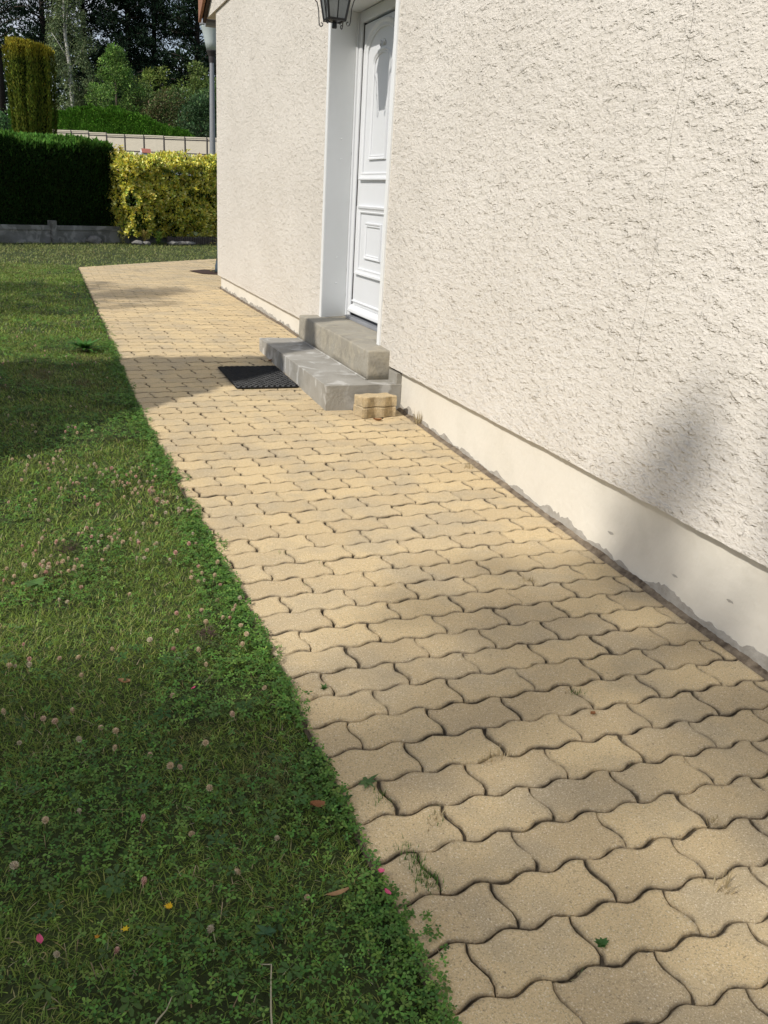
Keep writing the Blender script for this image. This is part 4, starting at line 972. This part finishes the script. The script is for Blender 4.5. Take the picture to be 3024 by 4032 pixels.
# ------------------------------------------------------------------ things behind the bush
lp = empty('lamp_post', (1.96, 22, gzf(22))); tag(lp, 'grey lamp post with a wide conical frosted lantern at the house corner', 'lamp post')
L0 = (1.96, 22, 0)
bm = bmesh.new(); lathe(bm, L0, [(.10, gzf(22)-.05), (.10, gzf(22)+.25), (.075, gzf(22)+.3), (.072, 1.6), (.050, 3.75), (.050, 3.80)], 16); bmobj('pole', bm, M_grey, lp, True)
bm = bmesh.new(); lathe(bm, L0, [(.062, 3.72), (.07, 3.80), (.07, 3.84), (.10, 3.90), (.125, 3.95), (.125, 3.965)], 16); bmobj('collar', bm, M_dark, lp)
bm = bmesh.new(); lathe(bm, L0, [(.12, 3.966), (.155, 4.12), (.185, 4.25), (.235, 4.42), (.25, 4.455)], 32)
for v_ in bm.verts:
    a = math.atan2(v_.co.y-22, v_.co.x-1.96); k = 1+.012*math.cos(a*16); v_.co.x = 1.96+(v_.co.x-1.96)*k; v_.co.y = 22+(v_.co.y-22)*k
bmobj('shade', bm, M_frost, lp, True)
bm = bmesh.new(); lathe(bm, L0, [(.262, 4.456), (.27, 4.47), (.27, 4.50), (.22, 4.56), (.05, 4.60)], 24); bmobj('cap', bm, M_grey, lp)

fe = empty('boundary_fence', (4, 53, gzf(53))); tag(fe, 'long cream sheet fence with dark posts and rails across the street', 'fence')
FD = Vector((6.98-1.8, 49.5-55.0, 0)); FD.normalize(); F0 = Vector((1.8, 55, 0)); FN = Vector((-FD.y, FD.x, 0))
fx = [0]
for s_ in (1.33, 1.37, 1.40, 1.44, 1.47): fx.append(fx[-1]+s_)
fx = [fx[0]-1.33*k for k in range(5, 0, -1)]+fx+[fx[-1]+1.5*k for k in range(1, 8)]
tops = lambda i: 3.68 if i < 5 else (3.62 if i < 8 else 3.60)
for i in range(len(fx)-1):
    a, b = F0+FD*fx[i], F0+FD*fx[i+1]; c = (a+b)/2; h = (b-a).length/2; zt2 = tops(i)+(.07 if i < 4 else 0)
    bm = bmesh.new(); obox(bm, c, FD, FN, h-.04, .02, 1.2, zt2-.03); bmobj('panel', bm, M_fence, fe)
    bm = bmesh.new(); obox(bm, c, FD, FN, h-.03, .05, zt2-.028, zt2+.03); bmobj('coping', bm, M_fence, fe)
    for zr in (zt2-.12, 2.80):
        bm = bmesh.new(); obox(bm, c-FN*.035, FD, FN, h-.04, .012, zr-.018, zr+.018); bmobj('rail', bm, M_dark, fe)
    bm = bmesh.new(); obox(bm, a-FN*.01, FD, FN, .034, .045, 1.1, zt2+.035); bmobj('post', bm, M_dark, fe)
# ridge ground of a street in front of the fence
bm = bmesh.new(); V_ = []
for i in range(9):
    y_ = 43+i; V_.append((bm.verts.new((-60, y_+3, gzf(y_+3)-.018)), bm.verts.new((60, y_+3, gzf(y_+3)-.018))))
for a, b in zip(V_, V_[1:]): bm.faces.new((a[0], a[1], b[1], b[0]))
tag(bmobj('street', bm, M_asph), kind='structure')
# parked car, only its roof shows above the bush
car = empty('parked_car', (5.6, 43, gzf(43))); tag(car, 'pale blue grey parked car, its roof just above the yellow bush', 'car'); cz = gzf(43); q0 = 2.20-cz-1.43
cz += q0
def carp(name, poly, w0, m, x0=3.4):
    bm = bmesh.new(); prism(bm, [(x0+a, cz+b) for a, b in poly], 43-w0, 43+w0, 'y'); bmesh.ops.bevel(bm, geom=list(bm.edges), offset=.04, segments=2, affect='EDGES'); return bmobj(name, bm, m, car, False)
carp('body', [(0, .35), (4.2, .35), (4.25, .75), (3.9, .92), (.1, .95), (-.02, .7)], .85, M_carpaint)
carp('cabin', [(.35, .9), (3.2, .9), (2.55, 1.36), (.75, 1.38)], .70, M_glassdark); carp('roof', [(.72, 1.35), (2.6, 1.33), (2.4, 1.42), (.95, 1.44)], .72, M_carpaint)
for a in (.8, 3.35):
    for s_ in (-1, 1):
        bm = bmesh.new(); tube(bm, [(3.4+a, 43+s_*.72, cz+.32), (3.4+a, 43+s_*.88, cz+.32)], .32, 16); bmobj('wheel', bm, M_rubber, car)
bh = empty('bird_house', (1.27, 30, 1.9)); tag(bh, 'small white gabled bird house with red roof showing above the yellow bush', 'bird house')
bm = bmesh.new(); prism(bm, [(1.10, 1.80), (1.36, 1.80), (1.36, 1.96), (1.10, 1.96)], 29.9, 30.25, 'y'); bmobj('box', bm, M_white, bh)
bm = bmesh.new(); prism(bm, [(29.93, 1.96), (30.22, 1.96), (30.075, 2.05)], 1.11, 1.35, 'x'); bmobj('gable', bm, M_white, bh)
bm = bmesh.new(); prism(bm, [(29.88, 1.94), (30.075, 2.06), (30.075, 2.085), (29.86, 1.955)], 1.14, 1.42, 'x'); bmobj('roof', bm, M_red, bh)
bm = bmesh.new(); tube(bm, [(1.22, 30.05, gzf(30)), (1.22, 30.05, 1.8)], .04, 8); bmobj('pole', bm, M_wood, bh)
sg = empty('warning_sign', (3.02, 30, gzf(30))); tag(sg, 'small red and white triangular sign between lamp post and house wall', 'sign')
bm = bmesh.new(); prism(bm, [(2.75, 1.75), (3.15, 1.75), (2.95, 2.1)], 29.98, 30.0, 'y'); bmobj('plate', bm, M_red, sg)
bm = bmesh.new(); prism(bm, [(2.82, 1.79), (3.08, 1.79), (2.95, 2.02)], 29.97, 29.979, 'y'); bmobj('face', bm, M_white, sg)
bm = bmesh.new(); tube(bm, [(2.95, 30.03, gzf(30)), (2.95, 30.03, 2.0)], .025, 8); bmobj('pole', bm, M_grey, sg)

# planting bed, pipe and climber past the house corner
bm = bmesh.new(); f = bm.faces.new([bm.verts.new((x, y, gzf(12)+.008)) for x, y in ((-.02, 12.75), (.10, 12.35), (.9, 12.2), (1.0, 12.9), (.25, 13.05))]); bmesh.ops.triangulate(bm, faces=[f])
tag(bmobj('planting_bed', bm, M_mulch), 'small dark mulch bed in the paving past the house corner', 'flower bed')
bm = bmesh.new(); lathe(bm, (.40, 12.62, gzf(12)), [(.075, 0), (.07, .10), (.045, .22), (.04, .60), (.04, .62)], 12)
tag(bmobj('garden_post', bm, M_bluegrey, None, True), 'blue grey post in the mulch bed just past the house corner', 'post')
it = []
for i in range(150):
    z = random.uniform(.0, .85); a = random.uniform(0, 6.28); r = .03+.06*random.random(); it.append(((.33+math.cos(a)*r+.05*math.sin(z*6), 12.62+math.sin(a)*r, z), (math.cos(a), math.sin(a), .3), (0, 0, 1), .05, .035, np.array(random.choice([(.35, .36, .06), (.12, .22, .04), (.5, .42, .08)]))*random.uniform(.7, 1.2)))
leafset('climbing_plant', it, M_grass, 'thin climbing plant with yellowing leaves on the post past the corner', 'plant', (0, 0, gzf(12)))

# ------------------------------------------------------------------ trees
def crown_mesh(name, root, centers, radii, per, size, pal, wts, m=M_leaf, droop=0., flat=1., jit=.25, asp=.55):
    """leaf clumps: centers (n,3), radii (n,)"""
    C_ = np.repeat(np.asarray(centers, float), per, axis=0); Rr = np.repeat(np.asarray(radii, float), per); n = len(C_)
    d = unit(rng.normal(size=(n, 3))); rr = Rr*rng.uniform(.15, 1, n)**.6; P = C_+d*rr[:, None]*np.array([1, 1, flat])
    D = d+np.array([0, 0, .2-droop])+rng.normal(0, .5, (n, 3)); X, Yd, Zn = frames(D, d+np.array([0, 0, .6])+rng.normal(0, .5, (n, 3)))
    clumpc = np.repeat(np.exp(rng.normal(0, .22, (len(centers), 1))), per, axis=0)
    c = mixcol(n, pal, wts, jit)*clumpc; L_ = size*rng.uniform(.6, 1.35, n)
    return scatter(name, *LEAF, P-np.array(root.location), X, Yd, Zn, np.stack([L_*asp, L_, L_], -1), c, m, root)
def trunk(root, pts, rs, m=M_bark, name='trunk'):
    bm = bmesh.new(); tube(bm, pts, rs, 8); return bmobj(name, bm, m, root, True)
def limbs(root, segs, m=M_bark):
    bm = bmesh.new()
    for a, b, r in segs:
        a, b = Vector(a), Vector(b); mid = (a+b)/2+Vector((0, 0, .06*(b-a).length)); tube(bm, [a, mid, b], [r, r*.65, r*.25], 5)
    return bmobj('branches', bm, m, root, True)
def pine(x, y, h, cw, label, group='dark conifers behind the fence', z0=None, first=.25, nb=70, per=34, size=.30, open_=0., seed=0, lean=0):
    z0 = gzf(y)-.1 if z0 is None else z0; root = empty('pine_tree', (x, y, z0)); tag(root, label, 'tree', group)
    nb = int(nb*1.7); per = int(per*1.6)
    rs = random.Random(seed); tp = (x+lean, y, z0+h); trunk(root, [(x, y, z0), (x+lean*.4+.1, y, z0+h*.5), tp], [h*.012+.05, h*.008+.03, .04], M_pinebark)
    cs, rd, sg_ = [], [], []
    for i in range(nb):
        t_ = first+(1-first)*(i/nb)**.9; z = z0+h*t_; reach = cw*(1-((t_-first)/(1.02-first))**1.6*.8)*rs.uniform(.55, 1.05); a = rs.uniform(0, 6.28)
        if open_ and rs.random() < open_: continue
        b = (x+lean*t_+math.cos(a)*reach, y+math.sin(a)*reach, z+reach*.12); sg_.append(((x+lean*t_, y, z-reach*.1), b, .07))
        for q_ in (.45, .75, 1.0):
            cs.append((x+lean*t_+math.cos(a)*reach*q_+rs.gauss(0, .15), y+math.sin(a)*reach*q_+rs.gauss(0, .15), z+reach*.1*q_+rs.gauss(0, .12))); rd.append(rs.uniform(.45, .85)*(cw/3)**.3)
    limbs(root, sg_); crown_mesh('crown', root, cs, rd, per, size, [(.014, .030, .016), (.020, .042, .018), (.012, .022, .014)], [3, 2, 2], M_hedge, flat=.45, asp=.3)
    return root
pine(-4.2, 76, 19, 3.6, 'open dark conifer with a bare trunk at the left edge', first=.36, nb=64, per=22, open_=.30, seed=1)
pine(-1.0, 80, 20, 3.4, 'dark conifer behind the golden columnar yew', first=.30, nb=70, per=26, open_=.22, seed=2)
pine(2.2, 84, 21, 3.2, 'dark conifer rising straight behind the birch', first=.2, nb=80, per=36, open_=.1, seed=3)
pine(5.2, 78, 20, 3.1, 'dense dark conifer behind the bright green conical tree', first=.12, nb=95, per=40, seed=4)
pine(7.9, 84, 20, 2.4, 'slimmer dark conifer in the middle of the conifer row', first=.22, nb=70, per=30, open_=.15, seed=5)
pine(10.2, 77, 20, 3.4, 'broad dark conifer nearest the house wall', first=.28, nb=85, per=34, open_=.08, seed=6, lean=.6)
pine(-9.5, 78, 18, 3.5, 'dark conifer left of the frame edge in the row', first=.3, nb=60, per=22, seed=7)
pine(15.5, 80, 18, 3.5, 'dark conifer hidden beyond the house corner', first=.25, nb=60, per=22, seed=8)
# birch
b = empty('birch_tree', (.42, 65, gzf(65))); tag(b, 'tall pale birch with white trunk and drooping grey green foliage', 'tree'); zb2 = gzf(65)
trunk(b, [(.42, 65, zb2), (.40, 65, 6.5), (.34, 65, 8.3), (.18, 65, 10), (.25, 65, 12), (.35, 65, 14.8)], [.16, .13, .12, .09, .06, .02], M_birch)
limbs(b, [((.36, 65, 8.2), (-.6, 65, 9.8), .05), ((.38, 65, 7.6), (1.2, 64.8, 9.0), .04), ((.25, 65, 9.4), (.42, 64.9, 11.2), .05)], M_birch)
cs = []; rd = []
for i in range(150):
    z = random.uniform(4.6, 14.8); wd = np.interp(z, [4.6, 6, 9, 11, 13, 14.8], [1.9, 1.95, 1.6, 1.15, .7, .2]); a = random.uniform(0, 6.28); r = wd*math.sqrt(random.uniform(.05, 1)); cs.append((.42+math.cos(a)*r, 65+math.sin(a)*r*.8, z)); rd.append(random.uniform(.35, .6))
crown_mesh('crown', b, cs, rd, 130, .13, [(.16, .21, .09), (.22, .27, .13), (.12, .16, .075)], [3, 2, 3], droop=.7)
# conical bright tree
b = empty('maple_tree', (2.95, 61.5, gzf(61.5))); tag(b, 'bright mid green conical tree right of the birch', 'tree'); trunk(b, [(2.95, 61.5, gzf(61.5)), (2.9, 61.5, 7.6)], [.12, .04]); cs = []; rd = []
for i in range(120):
    z = random.uniform(3.6, 8.8); wd = np.interp(z, [3.6, 5.0, 6.5, 7.8, 8.9], [1.9, 2.0, 1.5, .9, .15]); a = random.uniform(0, 6.28); r = wd*math.sqrt(random.uniform(.1, 1)); cs.append((2.95+math.cos(a)*r, 61.5+math.sin(a)*r, z)); rd.append(random.uniform(.28, .5))
crown_mesh('crown', b, cs, rd, 90, .14, [(.14, .25, .05), (.20, .31, .075), (.08, .16, .035)], [3, 2, 3])
def shrub(x, y, zt2, wx, n_, pal, wts, label, size=.15, z0=None, per=80, name='shrub', group=None, wy=None, rr=(.35, .65), catg='shrub'):
    z0 = gzf(y)-.1 if z0 is None else z0; root = empty(name, (x, y, z0)); tag(root, label, catg, group); cs = []; rd = []; sg_ = []; wy = wy or wx*.7
    for i in range(n_):
        a = random.uniform(0, 6.28); v = random.uniform(-.35, 1); r = math.sqrt(max(.02, 1-max(0, v)**2))*math.sqrt(random.uniform(.2, 1)); c0 = (x+math.cos(a)*wx*r, y+math.sin(a)*wy*r, z0+(zt2-z0)*(.5+.5*v)-.2); cs.append(c0); rd.append(random.uniform(*rr)); 
        if i % 6 == 0: sg_.append(((x, y, z0), c0, .04))
    limbs(root, sg_); crown_mesh('crown', root, cs, rd, per, size, pal, wts); return root
shrub(5.9, 60, 6.5, 1.7, 60, [(.09, .14, .04), (.14, .15, .055), (.16, .12, .06)], [3, 2, 2], 'mixed olive and brownish shrub below the conifers at mid background')
shrub(4.3, 62, 6.2, 1.3, 40, [(.16, .14, .06), (.11, .16, .05)], [2, 3], 'brownish green shrub between bright tree and hedge')
shrub(8.0, 58, 6.3, 1.9, 80, [(.06, .12, .045), (.09, .16, .065), (.04, .08, .03)], [3, 2, 2], 'dark glossy green shrub behind the lamp post')
shrub(6.6, 72, 9.4, 1.6, 50, [(.17, .24, .05), (.24, .30, .07)], [2, 1], 'sunlit yellow green tree glimpsed between dark conifers', .2, name='broadleaf_tree', catg='tree')
shrub(9.6, 70, 9.6, 1.6, 50, [(.17, .23, .06), (.12, .18, .05)], [2, 1], 'sunlit pale green tree beside the lamp post top', .2, name='broadleaf_tree', catg='tree')
shrub(-2.9, 23.6, 2.55, .65, 46, [(.09, .20, .06), (.16, .28, .11), (.05, .12, .04)], [3, 2, 2], 'pale fresh green shrub at the left edge behind the hedge', .06, rr=(.14, .26), per=110)
for i, (x_, y_, z_, w_, pal_, lb_) in enumerate([(1.6, 66, 6.4, 1.5, [(.08, .13, .04), (.12, .16, .06)], 'olive shrub at the foot of the birch'), (4.9, 66, 7.6, 1.6, [(.10, .17, .04), (.14, .20, .06)], 'tall olive green shrub right of the conical tree'),
        (7.0, 63, 7.0, 1.7, [(.09, .15, .045), (.12, .17, .05)], 'loose green shrub at the middle of the shrub belt'), (9.0, 62, 7.4, 1.6, [(.08, .15, .05), (.11, .18, .06)], 'leafy green shrub next to the lamp post head'), (-1.8, 66, 6.6, 1.5, [(.07, .13, .04), (.10, .16, .05)], 'green shrub left of the birch behind the columnar yew')]):
    shrub(x_, y_, z_, w_, 60, pal_, [1, 1], lb_, .15, rr=(.3, .8), per=90)
# clipped hedge with sloping top behind the fence
b = empty('sloping_hedge', (2.5, 57.5, gzf(57))); tag(b, 'bright green hedge with a top sloping down right behind the fence', 'hedge')
n = 52000; u = rng.uniform(0, 1, n); xx = -3.5+u*10.3; ztn = np.interp(xx, [-3.5, -.8, 1.6, 3.2, 4.6, 6.2, 6.8], [4.7, 4.85, 5.1, 4.95, 4.45, 3.85, 3.4]); tpf = rng.uniform(0, 1, n) < .3
zz = np.where(tpf, ztn, 2.3+rng.uniform(0, 1, n)*(ztn-2.3)); yy = np.where(tpf, 57+rng.uniform(0, 1.2, n), 57.0)+(pnoise(xx, zz, 1.3, 81)-.5)*.5+rng.exponential(.08, n); zz = zz+np.where(tpf, (pnoise(xx, yy, 2, 82)-.5)*.45+(pnoise(xx, yy, 6, 83)-.5)*.3, 0)
yy = yy+1.5-(xx-1.6)*1.0
P = np.stack([xx, yy, zz], -1); D = np.array([0, -.5, .8])+rng.normal(0, .4, P.shape); X, Yd, Zn = frames(D, np.array([0, -1, .3])+rng.normal(0, .4, P.shape)); L_ = rng.uniform(.10, .20, n)
scatter('foliage', *LEAF, P-np.array(b.location), X, Yd, Zn, np.stack([L_*.4, L_, L_], -1), mixcol(n, [(.10, .24, .025), (.14, .30, .035), (.06, .15, .018)], [3, 2, 2]), M_hedge, b)
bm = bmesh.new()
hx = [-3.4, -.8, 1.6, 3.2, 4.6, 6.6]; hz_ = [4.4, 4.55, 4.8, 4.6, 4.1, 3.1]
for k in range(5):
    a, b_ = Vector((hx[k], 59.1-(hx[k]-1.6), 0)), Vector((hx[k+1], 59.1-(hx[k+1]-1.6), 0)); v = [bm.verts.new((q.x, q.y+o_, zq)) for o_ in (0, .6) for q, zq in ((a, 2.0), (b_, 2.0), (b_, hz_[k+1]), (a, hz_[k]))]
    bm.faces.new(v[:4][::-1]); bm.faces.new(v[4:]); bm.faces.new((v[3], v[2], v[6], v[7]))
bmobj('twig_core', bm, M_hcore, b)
# distant backdrop wood
n = 46000; xx = rng.uniform(-60, 70, n); zt3 = 9.5+4*pnoise(xx, xx*0, .12, 91)+2.5*pnoise(xx, xx*0, .5, 92); zz = 3.6+rng.uniform(0, 1, n)**.8*(zt3-3.6); yy = 96+rng.uniform(0, 6, n)+4*pnoise(xx, zz, .4, 93)
P = np.stack([xx, yy, zz], -1); X, Yd, Zn = frames(rng.normal(0, 1, P.shape)+np.array([0, 0, .4]), np.array([0, -1, .5])+rng.normal(0, .5, P.shape)); L_ = rng.uniform(.3, .75, n)
tag(scatter('distant_wood', *LEAF, P, X, Yd, Zn, np.stack([L_*.6, L_, L_], -1), mixcol(n, [(.03, .06, .02), (.05, .085, .03), (.02, .04, .015)], [3, 2, 2]), M_hedge), 'far dark wood closing the view behind the conifers', 'wood', kind='stuff')

# trees standing left of the view; they shade the lawn, the path and the wall
def broad(x, y, zc, r, n_, per, size, label, rz=None, trunk_r=.14):
    root = empty('shade_tree', (x, y, gzf(y)-.05)); tag(root, label, 'tree'); trunk(root, [(x, y, gzf(y)-.1), (x+.1, y, zc*.5), (x, y, zc)], [trunk_r, trunk_r*.7, trunk_r*.3]); cs = []; rd = []; sg_ = []
    for i in range(n_):
        d = Vector((random.gauss(0, 1), random.gauss(0, 1), random.gauss(0, 1))).normalized()*r*random.uniform(.25, 1)**.5; c0 = (x+d.x, y+d.y, zc+d.z*(rz or 1)); cs.append(c0); rd.append(r*random.uniform(.10, .2))
        if i % 5 == 0: sg_.append(((x, y, zc-r*.6), c0, .035))
    limbs(root, sg_); crown_mesh('crown', root, cs, rd, per, size, [(.05, .10, .025), (.08, .14, .03)], [1, 1]); return root
broad(-20.0, -5.75, 15.3, 2.2, 210, 66, .17, 'very tall dense leafy tree behind and left of the viewer, farthest from the house', trunk_r=.25)
broad(-15.8, -5.5, 14.5, 1.75, 75, 26, .17, 'tall thin crowned tree behind and left of the viewer, middle of three', trunk_r=.2)
broad(-14.3, -3.45, 13.62, .8, 26, 20, .15, 'tall slender tree behind and left of the viewer, nearest the house', trunk_r=.12)
broad(-11.5, 5.9, 8.8, 1.45, 75, 60, .12, 'tall leafy tree far left of the paved path')
# cone that throws the band over path and steps
root = empty('conical_cypress', (-4.30, 4.52, gzf(4.4))); tag(root, 'conical garden cypress standing left of the lawn', 'tree'); trunk(root, [(-4.3, 4.52, -.3), (-4.3, 4.52, 4.0)], [.10, .03])
n = 42000; v = rng.uniform(0, 1, n)**.62; z = 4.42-v*4.4; th = rng.uniform(0, 6.28, n); rr = v**1.25*1.45*(.72+.5*pnoise(th*3, z*2, 1.5, 95))-rng.exponential(.06, n); rr = np.maximum(rr, .0)
P = np.stack([-4.3+rr*np.cos(th), 4.52+rr*np.sin(th), z], -1); N = np.stack([np.cos(th), np.sin(th), .4+0*th], -1); X, Yd, Zn = frames(N*.5+np.array([0, 0, .8])+rng.normal(0, .4, P.shape), N+rng.normal(0, .3, P.shape)); L_ = rng.uniform(.06, .13, n)
scatter('crown', *LEAF, P-np.array(root.location), X, Yd, Zn, np.stack([L_*.5, L_, L_], -1), mixcol(n, [(.03, .07, .018), (.045, .09, .02)], [1, 1]), M_hedge, root)
bpy.context.view_layer.update()
